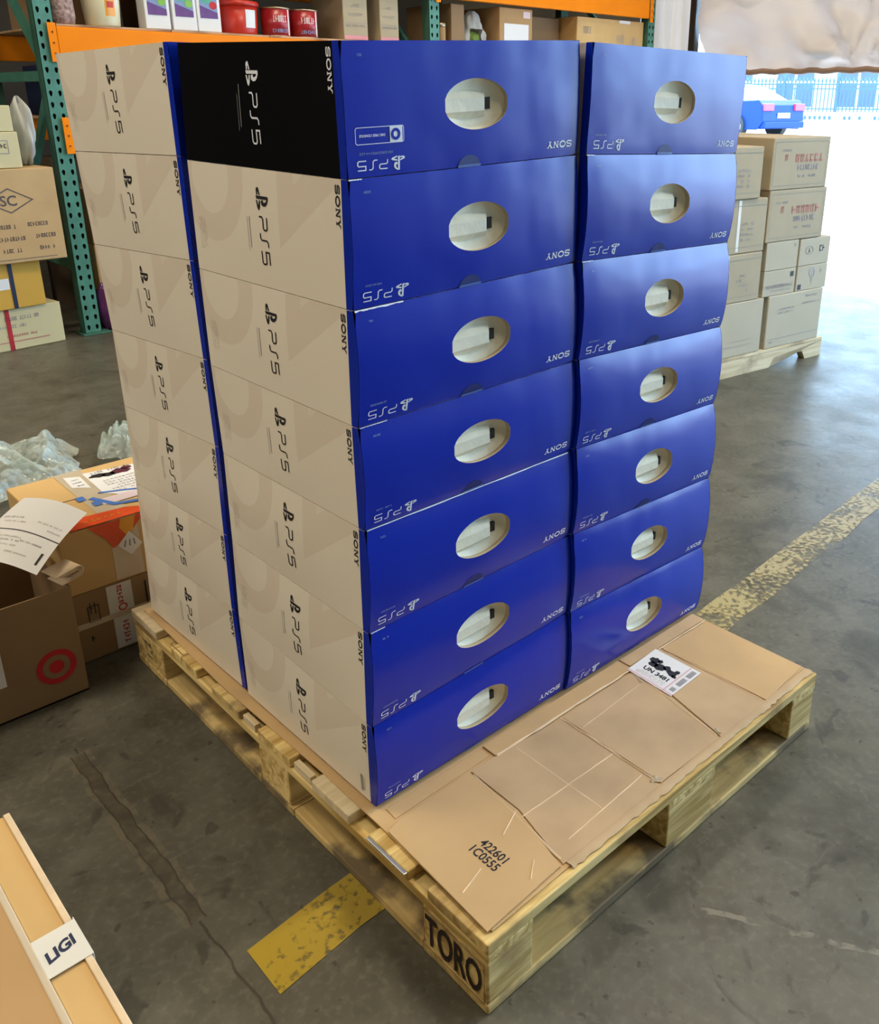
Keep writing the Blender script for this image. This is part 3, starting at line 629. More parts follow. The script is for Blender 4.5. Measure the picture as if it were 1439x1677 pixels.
        if col == 0 and k == 6:
            print_on(m, rect2(-.017, -.003, .017, .003), SN(.035, .030, -PI / 2 + .02), 'grey_ink'); print_on(m, scrawl(10, .032, .003, 5, .9), SN(.028, .030, -PI / 2), 'faint_ink')
        m.build('fine_print', root)['kind'] = 'stuff'
    return root
M['navy_tab'] = plain('navy_notch', (0.006, 0.018, 0.17), 0.5, noise=0.05)
M['tab_edge'] = plain('tab_edge', (0.09, 0.17, 0.48), 0.4, noise=0.1)
M['faint_ink'] = plain('faint_ink', (0.46, 0.42, 0.38), 0.7, noise=0.1)
ordn = ['topmost', 'second from the top', 'third from the top', 'middle layer', 'third from the bottom', 'second from the bottom', 'bottom layer']
for k in range(7):
    carton(0, k, 'black-sided blue-ended console carton on top of the front stack' if k == 0 else 'white and blue console carton, %s of the front corner stack' % ordn[k])
for k in range(7):
    carton(1, k, 'blue console carton end, %s of the stack on the door side' % ordn[k])
for k in range(7):
    carton(2, k, 'white-sided console carton, %s of the rear left stack' % ordn[k])

# ------------------------------------------------------------------ wooden pallet under the stacks
pal = empty('wooden_pallet', (0, 0, 0), 'yellowish wooden block pallet carrying the blue console cartons', 'pallet')
PX, PY = .923, 1.22
def board(name, x0, x1, y0, y1, z0, z1, mat, along='x', bev=.0025, parent=pal, seed=0):
    cx, cy, cz = (x0 + x1) / 2, (y0 + y1) / 2, (z0 + z1) / 2
    lx, ly, lz = (x1 - x0) / 2, (y1 - y0) / 2, (z1 - z0) / 2
    m = MB()
    if along == 'x': m.box(-lx, lx, -ly, ly, -lz, lz, mat); rot = (0, 0, 0)
    else: m.box(-ly, ly, -lx, lx, -lz, lz, mat); rot = (0, 0, PI / 2)
    return m.build(name, parent, (cx, cy, cz), bevel=bev, rot=rot)
ztop = .1365
for i, (a, b) in enumerate(((0, .135), (.18, .283), (.338, .452), (.524, .638), (.709, .823), (.89, 1.01), (1.085, 1.22))):
    board('deck_board', -.002 if i else 0, PX, a, b, ztop - .020, ztop - (0 if i != 4 else .001), ('wood', 'wood', 'wood_pale', 'wood', 'wood_dark', 'wood', 'wood_pale')[i])
for i, (a, b) in enumerate(((0, .092), (.42, .56), (.831, PX))):
    board('stringer_board', a, b, 0, PY, .0985, ztop - .0202, 'wood' if i else 'wood', 'y')
for i, (a, b) in enumerate(((0.001, .092), (.422, .56), (.832, PX - .001))):
    for j, (c, d) in enumerate(((.001, .148), (.54, .645), (1.072, PY - .001))):
        board('block', a, b, c, d, .0185, .0983, 'wood', 'x', .003)
for i, (a, b) in enumerate(((0, .15), (.53, .65), (1.07, PY))):
    board('bottom_board', 0, PX, a, b, .0005, .0183, ('wood_dark', 'wood_dark', 'wood')[i])
for i, (a, b) in enumerate(((.001, .092), (.832, PX - .001))):
    for (c, d) in ((.151, .529), (.651, 1.069)): board('bottom_runner', a, b, c, d, .0005, .0183, 'wood_dark', 'y')
# splintered scraps stuck between deck boards at the left edge
for (a, b, h) in ((.46, .515, .006), (.655, .70, .004)):
    o = board('splinter', .002, .014, a, b, ztop - .0195, ztop - .008 + h, 'wood_pale', 'y', .001)
m = MB(); m.box(-.003, .003, -.05, .05, -.0015, .0015, 'steel'); o = m.build('metal_strip', pal, (-.0065, .228, ztop + .0005), bevel=.0008); tag(o, 'bent zinc strip on the board end')
# branded lettering burnt into the corner block
m = MB()
tv = text2d('TORO', .062, .0012, .74)
mx = max(v[0] for v in tv[0]); my = max(v[1] for v in tv[0])
print_on(m, tv, lambda x, y: (-.0008, .077 - x / mx * .064, .056 + y / my * .030), 'burnt')
M['burnt'] = plain('burnt_brand', (0.022, 0.010, 0.012), 0.8, noise=0.3, nscale=60)
print_on(m, ribbon([(-.068, -.037), (.070, -.037), (.070, .037), (-.068, .037)], .0016, True), lambda x, y: (-.0006, .077 - x, .055 + y), 'burnt_thin')
M['burnt_thin'] = plain('scorched_wood', (0.22, 0.11, 0.05), 0.8, noise=0.3, nscale=60)
o = m.build('burnt_stamp', pal); tag(o, 'black burnt capital letters on the corner block')
m = MB(); fn = lambda x, y: (-.0006, 1.145 - x, .058 + y)
for i_, yy in enumerate((.018, .002, -.014)): print_on(m, scrawl(5, .05 - i_ * .01, .010, 40 + i_, .8), (lambda c: lambda x, y: fn(x, y + c))(yy), 'burnt')
m.build('burnt_stamp', pal)
m = MB(); print_on(m, ribbon([(-.03, -.02), (.03, -.02), (.03, .02), (-.03, .02)], .003, True), lambda x, y: (.018 + y * .7, .99 + x, ztop + .0002), 'burnt_thin')
m.build('ink_stamp', pal)

# ------------------------------------------------------------------ flattened cardboard lying on the pallet
fc = empty('flattened_carton', (.46, .6, ztop + .0003), 'brown flattened cardboard boxes spread over the pallet deck', 'cardboard')
FO = V(fc.location)
def slab(name, pts, z0, z1, mat, parent=fc, wob=0.0):
    n = len(pts); vs = [tuple(V((x, y, z0)) - FO) for x, y in pts] + [tuple(V((x, y, z1)) - FO) for x, y in pts]
    m = MB(); m.add(vs, [tuple(range(n - 1, -1, -1)), tuple(range(n, 2 * n))] + [(i, (i + 1) % n, n + (i + 1) % n, n + i) for i in range(n)], mat)
    return m.build(name, parent, bevel=.0008)
zb = ztop + .0003
slab('under_sheet', [(.020, .012), (.918, .026), (.915, 1.20), (.018, 1.19), (.012, .80), (.022, .45)], zb, zb + .0028, 'card')
z1 = zb + .0030; z2 = z1 + .0028
slab('panel', [(.012, .014), (.172, .022), (.205, .150), (.205, .272), (.046, .268), (.022, .26)], z1, z2 + .0008, 'card')
slab('panel', [(.178, .022), (.424, .024), (.428, .262), (.262, .272), (.210, .272), (.208, .15)], z1, z2 - .0004, 'card_dust')
slab('panel', [(.429, .026), (.600, .022), (.636, .16), (.645, .262), (.433, .262)], z1, z2, 'card_dust')
slab('panel', [(.606, .022), (.757, .020), (.752, .272), (.651, .272), (.641, .16)], z1, z2 - .0003, 'card_dust')
slab('panel', [(.763, .022), (.915, .030), (.917, .268), (.758, .272)], z1, z2 - .0006, 'card')
slab('flap', [(.048, .276), (.262, .280), (.264, .306), (.050, .304)], z1, z1 + .0002 + .0008, 'card')
slab('flap', [(.268, .268), (.650, .270), (.650, .308), (.268, .306)], z1, z2 + .0003, 'card')
slab('flap', [(.656, .278), (.918, .276), (.918, .308), (.656, .308)], z1, z2 - .0002, 'card_dust')
# score creases and torn lips
def crease(a, b, wd=.0028, mat='card_edge', z=None, h=.0017):
    wd *= 1.35
    z = z2 if z is None else z; a, b = V((*a, 0)), V((*b, 0)); d = (b - a); n = V((-d.y, d.x, 0)).normalized() * wd / 2; k = max(2, int(d.length / .02)); vs = []
    rr = random.Random(int(a.x * 1000) + int(a.y * 777))
    for i in range(k + 1):
        p = a + d * i / k + n * rr.uniform(-.35, .35); e = rr.uniform(.6, 1.2)
        vs += [tuple(p + n * e + V((0, 0, z + .0001)) - FO), tuple(p + V((0, 0, z + h)) - FO), tuple(p - n * e + V((0, 0, z + .0001)) - FO)]
    m = MB(); m.add(vs, [f for i in range(k) for f in ((3 * i, 3 * i + 3, 3 * i + 4, 3 * i + 1), (3 * i + 1, 3 * i + 4, 3 * i + 5, 3 * i + 2))], mat)
    return m.build('crease', fc, smooth=True)
crease((.208, .262), (.182, .030), .003, z=z2 - .0004)
crease((.430, .262), (.426, .030), .0034, z=z2 - .0002); crease((.645, .255), (.603, .028), .003, z=z2 - .0002)
crease((.756, .268), (.758, .030), .003, z=z2 - .0004)
crease((.150, .128), (.200, .150), .0018, z=z2 + .0007); crease((.03, .088), (.080, .102), .0016, z=z2 + .0007); crease((.12, .035), (.150, .058), .0016, z=z2 + .0007)
crease((.200, .135), (.425, .130), .0018, z=z2 - .0005); crease((.31, .055), (.31, .26), .0014, z=z2 - .0005, h=.0005)
crease((.22, .050), (.42, .060), .0016, z=z2 - .0005); crease((.44, .215), (.62, .225), .0016, z=z2 - .0001, h=.0005)
crease((.27, .270), (.645, .268), .004, z=z2 + .0001)
crease((.66, .274), (.915, .272), .0026, z=z2 - .0005)
for (a, b) in (((.424, .030), (.434, .044)), ((.418, .040), (.440, .030)), ((.628, .225), (.645, .262)), ((.610, .030), (.618, .042))): crease(a, b, .007, 'card_pale', z2 - .0002, .0022)
# crumpled lip along the right hand edge
vs = []; N = 70
for i in range(N + 1):
    x = .185 + (.915 - .185) * i / N; r_ = random.Random(i); e = r_.uniform(0, 1)
    vs += [(x, .024, z2 - .0016), (x, .016 - .004 * e, z2 + .0002 + .001 * e), (x + .002, .010 - .005 * e, z1 - .001)]
m = MB(); m.add([tuple(V(v) - FO) for v in vs], [f for i in range(N) for f in ((3 * i, 3 * i + 3, 3 * i + 4, 3 * i + 1), (3 * i + 1, 3 * i + 4, 3 * i + 5, 3 * i + 2))], 'card_dust')
m.build('torn_lip', fc, smooth=True)
# inked number and the battery label
m = MB()
for s_, dx in (('422601', .1215), ('1C0555', .1015)):
    tv = text2d(s_, .0235, .0004, .86)
    print_on(m, tv, (lambda dx: lambda x, y: tuple(V((dx + y * .95 - (.004 if True else 0) + .0 * x, .113 - x * .98, z2 + .0012)) - FO))(dx), 'black_ink')
m.build('printed_number', fc)
lab = empty('battery_label', (.69, .215, z2 + .0002), 'white hazard label with UN number stuck on the flattened cardboard', 'label')
m = MB(); lp = [(.636, .270), (.733, .277), (.742, .160), (.630, .158)]
lc = V((.685, .216, 0))
A0, B0, C0, D1 = V((.633, .156, 0)), V((.640, .272, 0)), V((.741, .277, 0)), V((.740, .160, 0))   # near-left, far-left, far-right, near-right
def LB(s, t_, off=0.0):    # s along x (0..1), t along y (0..1)
    p = (A0 * (1 - t_) + B0 * t_) * (1 - s) + (D1 * (1 - t_) + C0 * t_) * s
    return tuple(p + V((0, 0, z2 + .0020 + off)) - V(lab.location))
m.add([LB(0, 0), LB(1, 0), LB(1, 1), LB(0, 1), LB(0, 0, -.0005), LB(1, 0, -.0005), LB(1, 1, -.0005), LB(0, 1, -.0005)], [(0, 1, 2, 3), (0, 4, 5, 1), (1, 5, 6, 2), (2, 6, 7, 3), (3, 7, 4, 0)], 'paper'); m.build('label_paper', lab)
m = MB()
def LP(x, y): return LB(x, y, .0003)
tv = text2d('UN 3481', .16, .006)   # reads along -y
print_on(m, tv, lambda x, y: LP(.33 + y, .56 - x * .95), 'black_ink')
rr = random.Random(2)
for (cx, cy, rx, ry) in ((.66, .80, .10, .11), (.54, .76, .09, .09), (.55, .62, .10, .13), (.62, .50, .08, .08), (.56, .36, .09, .11), (.66, .30, .06, .05), (.50, .28, .05, .06), (.70, .70, .07, .05)):
    n_ = 14; pts = [(cx, cy)] + [(cx + rx * rr.uniform(.75, 1.15) * math.cos(2 * PI * i / n_), cy + ry * rr.uniform(.75, 1.15) * math.sin(2 * PI * i / n_)) for i in range(n_)]
    m.add([LP(*p_) for p_ in pts], [(0, 1 + i, 1 + (i + 1) % n_) for i in range(n_)], 'black_ink')
for i in range(26):   # hatch around the border
    f = i / 26; print_on(m, rect2(.02, f, .06, f + .02), LP, 'pink_ink')
    print_on(m, rect2(f, .185, f + .02, .215), LP, 'pink_ink')
for (a, b) in ((.12, .26), (.34, .62), (.68, .95)):
    for i in range(int((b - a) / .016)): print_on(m, rect2(a + i * .016, .04, a + i * .016 + (.011 if i % 3 else .006), .14), LP, 'grey_ink')
for i in range(3): print_on(m, xf(scrawl(18, .6, .025, i, .9), 1, 0, 0, -PI / 2), (lambda i: lambda x, y: LP(.11 + .05 * i + x, .58 + y))(i), 'pink_ink' if i == 0 else 'faint_ink')
m.build('label_print', lab)

# ------------------------------------------------------------------ generic carton
def box_carton(name, w_, d_, h_, mat, loc, rz, label, cat='carton', group=None, prints=(), tape=None, side=None, seam=True):
    """front face on local y=0, right edge at x=0, extends to -x and +y"""
    root = empty(name, loc, label, cat, group, rz)
    m = MB(); m.box(-w_, 0, 0, d_, 0, h_, mat); m.build('box_body', root, bevel=min(.005, h_ * .03))
    if seam:
        m = MB(); m.box(-w_ + .006, -.006, d_ / 2 - .0015, d_ / 2 + .0015, h_ + .0001, h_ + .0008, 'dark'); m.build('flap_seam', root)
    if tape:
        m = MB(); a, b, mt = tape; m.box(a, b, -.0012, -.0003, h_ * .0 + .01, h_ - .004, mt); m.box(a, b, -.0012, d_ * .6, h_ + .0009, h_ + .0016, mt); m.build('tape', root)
    if prints:
        for (pr, cx, cz, ink) in prints:
            m = MB(); print_on(m, pr, (lambda cx, cz: lambda x, y: (cx + x, -.0016, cz + y))(cx, cz), ink); m.build('print', root)
    return root
def ringframe(x0, y0, x1, y1, t): return ribbon([(x0, y0), (x1, y0), (x1, y1), (x0, y1)], t, True)

# ------------------------------------------------------------------ second pallet with plain cartons, right background
TH = math.radians(-7.57)
AX, AY = 2.942, 1.563
ux, uy = math.cos(TH), math.sin(TH)
def AL(s, z, back=0.0): return (AX + ux * s - uy * back, AY + uy * s + ux * back, z)
rp = empty('shipping_pallet', AL(.15, 0), 'pale wooden pallet under the plain cartons by the doorway', 'pallet', rz=TH)
def rb(name, s0, s1, b0, b1, z0, z1, mat='wood_pale'):
    m = MB(); lx, ly, lz = (s1 - s0) / 2, (b1 - b0) / 2, (z1 - z0) / 2
    m.box(-lx, lx, -ly, ly, -lz, lz, mat); return m.build(name, rp, ((s0 + s1) / 2 - .15, (b0 + b1) / 2, (z0 + z1) / 2), bevel=.003)
for i in range(6): rb('deck_board', -.46, .757, i * .175, i * .175 + .13, .082, .098)
# notched stringers
for i, b in enumerate((0, .46, .94)):
    prof = [(-.46, 0), (-.30, 0), (-.27, .045), (-.05, .045), (-.02, 0), (.345, 0), (.375, .045), (.60, .045), (.63, 0), (.757, 0), (.757, .0815), (-.46, .0815)]
    n = len(prof); m = MB(); vs = [(x - .15, b, z) for x, z in prof] + [(x - .15, b + .04, z) for x, z in prof]
    tri = [(0, 1, 2, 11), (2, 3, 10, 11), (3, 4, 5, 10), (5, 6, 10), (6, 7, 10), (7, 8, 9, 10)]
    m.add(vs, tri + [tuple(n + i for i in reversed(f)) for f in tri] + [(i, n + i, n + (i + 1) % n, (i + 1) % n) for i in range(n)], 'wood_pale')
    m.build('stringer_board', rp)
GR = 'plain cartons on the pallet by the doorway'
def red_face(w_, h_, seed):
    return [(ringframe(-w_ * .46, -h_ * .42, w_ * .46, h_ * .42, .002), -w_ / 2, h_ / 2, 'green_line'), (scrawl(6, w_ * .50, h_ * .15, seed, 1), -w_ * .36, h_ * .60, 'red_faint'), (scrawl(1, w_ * .06, h_ * .12, seed + 4, 1), -w_ * .76, h_ * .62, 'red_faint'),
            (scrawl(8, w_ * .38, h_ * .10, seed + 1, 1), -w_ * .37, h_ * .42, 'grey_ink'), (scrawl(12, w_ * .32, h_ * .05, seed + 2, .9), -w_ * .38, h_ * .25, 'grey_ink'), (scrawl(8, w_ * .2, h_ * .04, seed + 3, .9), -w_ * .78, h_ * .76, 'grey_ink')]
def side_face(w_, h_, seed):
    P_ = [(rect2(-w_ * .48, -.0015, w_ * .48, .0015), -w_ / 2, h_ * .88, 'green_line'), (rect2(-w_ * .48, -.001, w_ * .48, .001), -w_ / 2, h_ * .12, 'green_line'), (scrawl(6, w_ * .25, h_ * .06, seed, 1), -w_ * .75, h_ * .72, 'red_faint')]
    for i in range(4): P_ += [(scrawl(8, w_ * .25, h_ * .05, seed + i, .9), -w_ * .72, h_ * (.55 - i * .1), 'grey_ink'), (scrawl(4, w_ * .22, h_ * .05, seed + 9 + i, .7), -w_ * .3, h_ * (.55 - i * .1), 'grey_ink')]
    return P_
M['green_line'] = plain('grey_green_line', (0.30, 0.31, 0.25), 0.8, noise=0.05)
M['red_faint'] = plain('faded_red_ink', (0.50, 0.22, 0.18), 0.8, noise=0.1)
BK = .002
box_carton('shipping_carton', .425, .40, .262, 'card_grey', AL(.257, .0985, BK), TH, 'large blank pale carton at the bottom left of the doorway pallet, beside a gap', group=GR, prints=[(scrawl(14, .2, .008, 2, .9), -.15, .075, 'faint_ink'), (scrawl(20, .3, .008, 3, .9), -.22, .05, 'faint_ink')])
box_carton('shipping_carton', .425, .40, .262, 'card_grey', AL(.718, .0985, BK), TH, 'large pale carton at the bottom right of the doorway pallet with faint grey print', group=GR, prints=[(scrawl(12, .12, .008, 5, .9), -.28, .19, 'grey_ink'), (scrawl(12, .12, .008, 6, .9), -.29, .172, 'grey_ink'), (scrawl(10, .1, .012, 7, .9), -.09, .235, 'grey_ink'), (scrawl(14, .14, .008, 8, .9), -.09, .20, 'grey_ink'), (rect2(-.2, -.001, .2, .001), -.21, .045, 'grey_ink'), (scrawl(3, .03, .009, 9, 1), -.38, .03, 'grey_ink')])
box_carton('shipping_carton', .425, .40, .225, 'card_pale', AL(.210, .3615, BK), TH, 'red and grey printed carton, second from the bottom in the doorway pallet left column', group=GR, prints=side_face(.425, .225, 11), tape=(-.25, -.232, 'tape_white'))
for (s1, z0, hh, lab_, pr) in ((.483, .3615, .122, 'small carton with square mark and print line, lower left of four', [(rect2(-.012, -.012, .012, .012), -.03, .095, 'black_ink'), (scrawl(14, .2, .016, 3, 1), -.12, .045, 'grey_ink'), (scrawl(12, .15, .008, 4, .9), -.11, .025, 'grey_ink')]),
                         (.483, .4845, .135, 'small nearly blank carton, upper left of four', [(scrawl(1, .014, .014, 3, 1), -.03, .11, 'grey_ink'), (scrawl(6, .08, .005, 4, .9), -.06, .06, 'faint_ink')]),
                         (.735, .3615, .122, 'small carton with tree-like mark and black square, lower right of four', [(rect2(-.013, -.013, .013, .013), -.215, .02, 'black_ink'), (ribbon(arcpts(0, 0, .022, .02, 0, 2 * PI, 12)[:-1], .012, True), -.12, .085, 'faint_ink'), (rect2(-.005, -.05, .005, 0), -.12, .08, 'faint_ink'), (scrawl(1, .016, .02, 6, 1), -.05, .088, 'grey_ink')]),
                         (.735, .4845, .132, 'small carton with ring mark and dark mark, upper right of four', [(ribbon(arcpts(0, 0, .03, .018, 0, 2 * PI, 14)[:-1], .003, True), -.165, .075, 'grey_ink'), (scrawl(1, .02, .018, 5, 1), -.165, .075, 'black_ink'), (scrawl(2, .045, .03, 8, 1), -.065, .078, 'black_ink')])):
    box_carton('shipping_carton', .240, .38, hh, 'card_grey', AL(s1, z0, BK + .004), TH, lab_, group=GR, prints=pr)
box_carton('shipping_carton', .425, .40, .242, 'card_pale', AL(.214, .5885, BK + .002), TH, 'carton with hanging pale tape, third from the bottom in the doorway pallet left column', group=GR, prints=side_face(.425, .242, 21), tape=(-.20, -.182, 'tape_white'))
box_carton('shipping_carton', .428, .42, .238, 'card_pale', AL(.652, .6205, BK + .002), TH, 'carton with faded red letters directly below the topmost right one on the doorway pallet', group=GR, prints=red_face(.43, .238, 31))
box_carton('shipping_carton', .400, .34, .224, 'card_pale', AL(.138, .8325, BK - .01), TH, 'topmost carton of the left column, lower than its right neighbour', group=GR, prints=side_face(.40, .226, 41))
box_carton('shipping_carton', .420, .62, .230, 'card_pale', AL(.632, .8595, BK), TH, 'topmost and tallest-standing carton with faded red letters on the doorway pallet', group=GR, prints=red_face(.42, .23, 51))

# ------------------------------------------------------------------ storage rack
RY = 4.46
def upright(parent, x, y, h_=3.1):
    """hollow perforated upright, front face at local y=0"""
    m = MB(); wd = .090; pitch = .0555; n = int(h_ / pitch); K = 10
    for i in range(n):
        for cx in (wd * .25, wd * .75):
            x0, x1 = cx - wd * .25, cx + wd * .25; z0, z1 = i * pitch, (i + 1) * pitch; cz = (z0 + z1) / 2 + .003
            if z1 > 2.2:
                m.add([(x0, 0, z0), (x1, 0, z0), (x1, 0, z1), (x0, 0, z1)], [(0, 1, 2, 3)], 'green_paint'); continue
            vi, vo = [], []
            for k in range(K):
                a = 2 * PI * k / K + PI / 2; c, s = math.cos(a), math.sin(a)
                r = .0095 * (1 if s > -.2 else 1.45); hx, hz = r * c * (.95 if s > -.2 else .55), r * s * 1.25
                vi.append((cx + hx, 0, cz + hz))
                tx = (x1 - x0) / 2 / max(1e-6, abs(c)); tz = ((z1 - cz) if s > 0 else (cz - z0)) / max(1e-6, abs(s)); t_ = min(tx, tz); vo.append((cx + c * t_, 0, cz + s * t_))
            m.add(vi + vo, [(k, (k + 1) % K, K + (k + 1) % K, K + k) for k in range(K)], 'green_paint')
            # square off the cell corners
            for (qx, qz) in ((x0, z0), (x1, z0), (x1, z1), (x0, z1)):
                best = sorted(range(K), key=lambda k: (vo[k][0] - qx) ** 2 + (vo[k][2] - qz) ** 2)[:2]
                m.add([vo[best[0]], vo[best[1]], (qx, 0, qz)], [(0, 1, 2)], 'green_paint')
    H_ = n * pitch
    m.box(0, .003, .0, .075, 0, H_, 'green_shaded'); m.box(wd - .003, wd, 0, .075, 0, H_, 'green_shaded'); m.box(.0, wd, .055, .058, 0, H_, 'rubber')  # sides and inner plate coloured dark in place of shade
    o = m.build('upright', parent); o.location = (x, y, .012); return o
def frame(x, label):
    root = empty('rack_frame', (x, RY, 0), label, 'rack frame', 'green upright frames of the storage rack')
    upright(root, 0, 0)
    m = MB(); m.box(0, .09, 0, .075, 0, 3.1, 'green_shaded'); m.build('upright', root, (0, 1.0, .012))
    for yy in (0, 1.0):
        m = MB(); m.box(-.02, .13, -.03, .10, 0, .010, 'green_shaded'); m.build('foot_plate', root, (0, yy, .0005), bevel=.002)
    for (z0, z1) in ((.35, .35), (1.32, 1.32), (2.3, 2.3)):
        m = MB(); m.box(.025, .065, .076, .999, z0, z0 + .05, 'green_paint'); m.build('brace', root)
    for (z0, z1) in ((.40, 1.3), (2.25, 1.39)):
        m = MB(); a, b = V((.045, .08, z1)), V((.045, .995, z0)); n_ = V((0, (b - a).z, -(b - a).y)).normalized() * .022
        vs = [tuple(p + q + V((dx, 0, 0))) for dx in (-.015, .015) for p, q in ((a, n_), (b, n_), (b, -n_), (a, -n_))]
        m.add(vs, [(0, 1, 2, 3), (7, 6, 5, 4), (0, 4, 5, 1), (1, 5, 6, 2), (2, 6, 7, 3), (3, 7, 4, 0)], 'green_paint'); m.build('brace', root)
    return root
frame(1.052, 'green perforated rack upright at the left with orange beam connectors')
frame(3.560, 'green perforated rack upright in the middle between two shelf bays')
frame(5.915, 'green perforated rack upright at the end beside the curtain')
def beam(x0, x1, z0, z1, y, label, connl=True, group='orange beams of the storage rack'):
    root = empty('rack_beam', (x0, y, z0), label, 'rack beam', group)
    m = MB(); m.box(0, x1 - x0, 0, .045, 0, z1 - z0, 'orange_paint'); m.build('beam_bar', root, bevel=.004)
    for xx in (-.044, x1 - x0 + .004):
        m = MB(); m.box(xx, xx + .040, -.008, -.003, -.03, (z1 - z0) + .015, 'orange_paint')
        for zc in (.0, .05, .10): m.lathe([(.006, -.012), (.006, -.008)], 'dark', n=8, cx=xx + .02, cy=zc + .01, axis='y')
        m.build('end_connector', root, bevel=.0015)
    return root
YB = RY - .012
for (z0, z1, nm) in ((1.440, 1.578, 'middle'), (1.895, 2.03, 'upper'), (.995, 1.13, 'lower')):
    beam(1.146, 3.556, z0, z1, YB, 'orange %s front beam of the left shelf bay' % nm)
    beam(3.654, 5.911, z0 - (.0 if nm != 'upper' else .012), z1, YB, 'orange %s front beam of the right shelf bay' % nm)
    beam(1.146, 3.556, z0, z1, RY + 1.03, 'orange %s rear beam of the left shelf bay, in shade' % nm)
def deck(x0, x1, z, label):
    root = empty('shelf_deck', ((x0 + x1) / 2, RY + .5, z), label, 'shelf')
    wd = (x1 - x0) / 4
    for i in range(4):
        m = MB(); m.box(-wd / 2 + .002, wd / 2 - .002, -.50, .56, 0, .012, 'deck'); m.build('deck_panel', root, (x0 - (x0 + x1) / 2 + wd * (i + .5), 0, 0), bevel=.002)
for (x0, x1, s_) in ((1.15, 3.553, 'left'), (3.658, 5.908, 'right')):
    deck(x0, x1, 1.579, 'wooden shelf panels of the %s bay, at middle height' % s_); deck(x0, x1, 2.032, 'wooden shelf panels of the %s bay, above the goods' % s_)
deck(1.15, 3.553, 1.131, 'wooden shelf panels of the left bay, lower level')

# ---- goods on the middle shelf
ZS = 1.592
def scl(w_, h_, seed, ink='grey_ink'): return scrawl(int(w_ / .012), w_, h_, seed, .9)
# mesh sack
m = MB(); prof = [(.02, 0), (.062, .004), (.067, .04), (.064, .12), (.068, .20), (.062, .27), (.04, .31), (.012, .325)]
m.lathe(prof, 'sack', n=20); o = m.build('produce_sack', None, (1.213, RY + .085, ZS), smooth=True); tag(o, 'pinkish mesh sack at the left end of the middle shelf', 'sack')
t = empty('food_tub', (1.43, RY + .11, ZS), 'cream tub with an orange and white label on the middle shelf', 'tub')
m = MB(); m.lathe([(.082, 0), (.086, .01), (.104, .26)], 'cream_plastic', n=32); m.build('tub_body', t, smooth=True)
m = MB(); m.lathe([(.108, .255), (.110, .262), (.110, .285), (.104, .288)], 'paper', n=32); m.build('lid', t, smooth=True)
m = MB(); n = 12
def tubpt(a, z): r = .0835 + (z - .0) * .075 + .0012; return (r * math.cos(a), r * math.sin(a), z)
m.add([tubpt(-1.75 + 1.0 * i / n, z) for z in (.03, .24) for i in range(n + 1)], [(i, i + 1, n + 2 + i, n + 1 + i) for i in range(n)], 'paper')
def tubp2(a, z): r = .0835 + z * .075 + .002; return (r * math.cos(a), r * math.sin(a), z)
m.add([tubp2(-1.72 + .6 * i / n, z) for z in (.05, .20) for i in range(n + 1)], [(i, i + 1, n + 2 + i, n + 1 + i) for i in range(n)], 'tape_yellow')
m.add([tubp2(-1.62 + .4 * i / n, z + 0) for z in (.09, .12) for i in range(n + 1)], [(i, i + 1, n + 2 + i, n + 1 + i) for i in range(n)], 'red_ink')
m.build('label', t, smooth=True)
for i, (x1, dd, lb) in enumerate(((1.765, 0, 'nearest the cream tub'), (1.918, .0, 'middle of the three'), (2.062, 0, 'beside the red bucket'))):
    pr = [(rect2(-.055, -.085, .055, .09), -.072, .15, 'purple_print' if True else ''), ]
    t = box_carton('drink_carton', .140, .10, .29, 'paper', (x1, RY + .022, ZS), 0, 'white carton with teal and purple artwork, %s' % lb, 'carton', 'white cartons on the middle shelf', seam=False)
    m = MB(); fn = lambda x, y: (-.070 + x, -.0014, .155 + y)
    print_on(m, rect2(-.052, -.085, .052, .095), fn, 'pale_ink')
    f2 = lambda x, y: (-.070 + x, -.0020, .155 + y); f3 = lambda x, y: (-.070 + x, -.0026, .155 + y)
    print_on(m, ([(-.052, -.085), (.052, -.085), (.052, -.055), (-.052, -.02)], [(0, 1, 2, 3)]), f2, 'purple_print')
    def disc(cx, cy, rx, ry, n_=14): return [(cx, cy)] + [(cx + rx * math.cos(2 * PI * q / n_), cy + ry * math.sin(2 * PI * q / n_)) for q in range(n_)], [(0, 1 + q, 1 + (q + 1) % n_) for q in range(n_)]
    print_on(m, disc(-.012, .02, .034, .032), f3, 'teal_print'); print_on(m, disc(.028, -.018, .022, .020), f3, 'lime' if i < 2 else 'red_ink')
    print_on(m, scrawl(6, .09, .03, i, 1), lambda x, y: (-.070 + x, -.0026, .225 + y), 'purple_print')
    m.build('artwork', t)
t = empty('red_bucket', (2.222, RY + .14, ZS), 'red plastic bucket with a white label on the middle shelf', 'bucket')
m = MB(); m.lathe([(.108, 0), (.112, .01), (.122, .155)], 'red_plastic', n=36); m.build('bucket_body', t, smooth=True)
m = MB(); m.lathe([(.126, .150), (.131, .155), (.131, .172), (.122, .178)], 'red_plastic', n=36); m.build('lid', t, smooth=True)
m = MB(); m.add([((.1135 + z * .07) * math.cos(-1.62 + .62 * i / 10), (.1135 + z * .07) * math.sin(-1.62 + .62 * i / 10), z) for z in (.035, .13) for i in range(11)], [(i, i + 1, 12 + i, 11 + i) for i in range(10)], 'paper'); m.build('label', t, smooth=True)
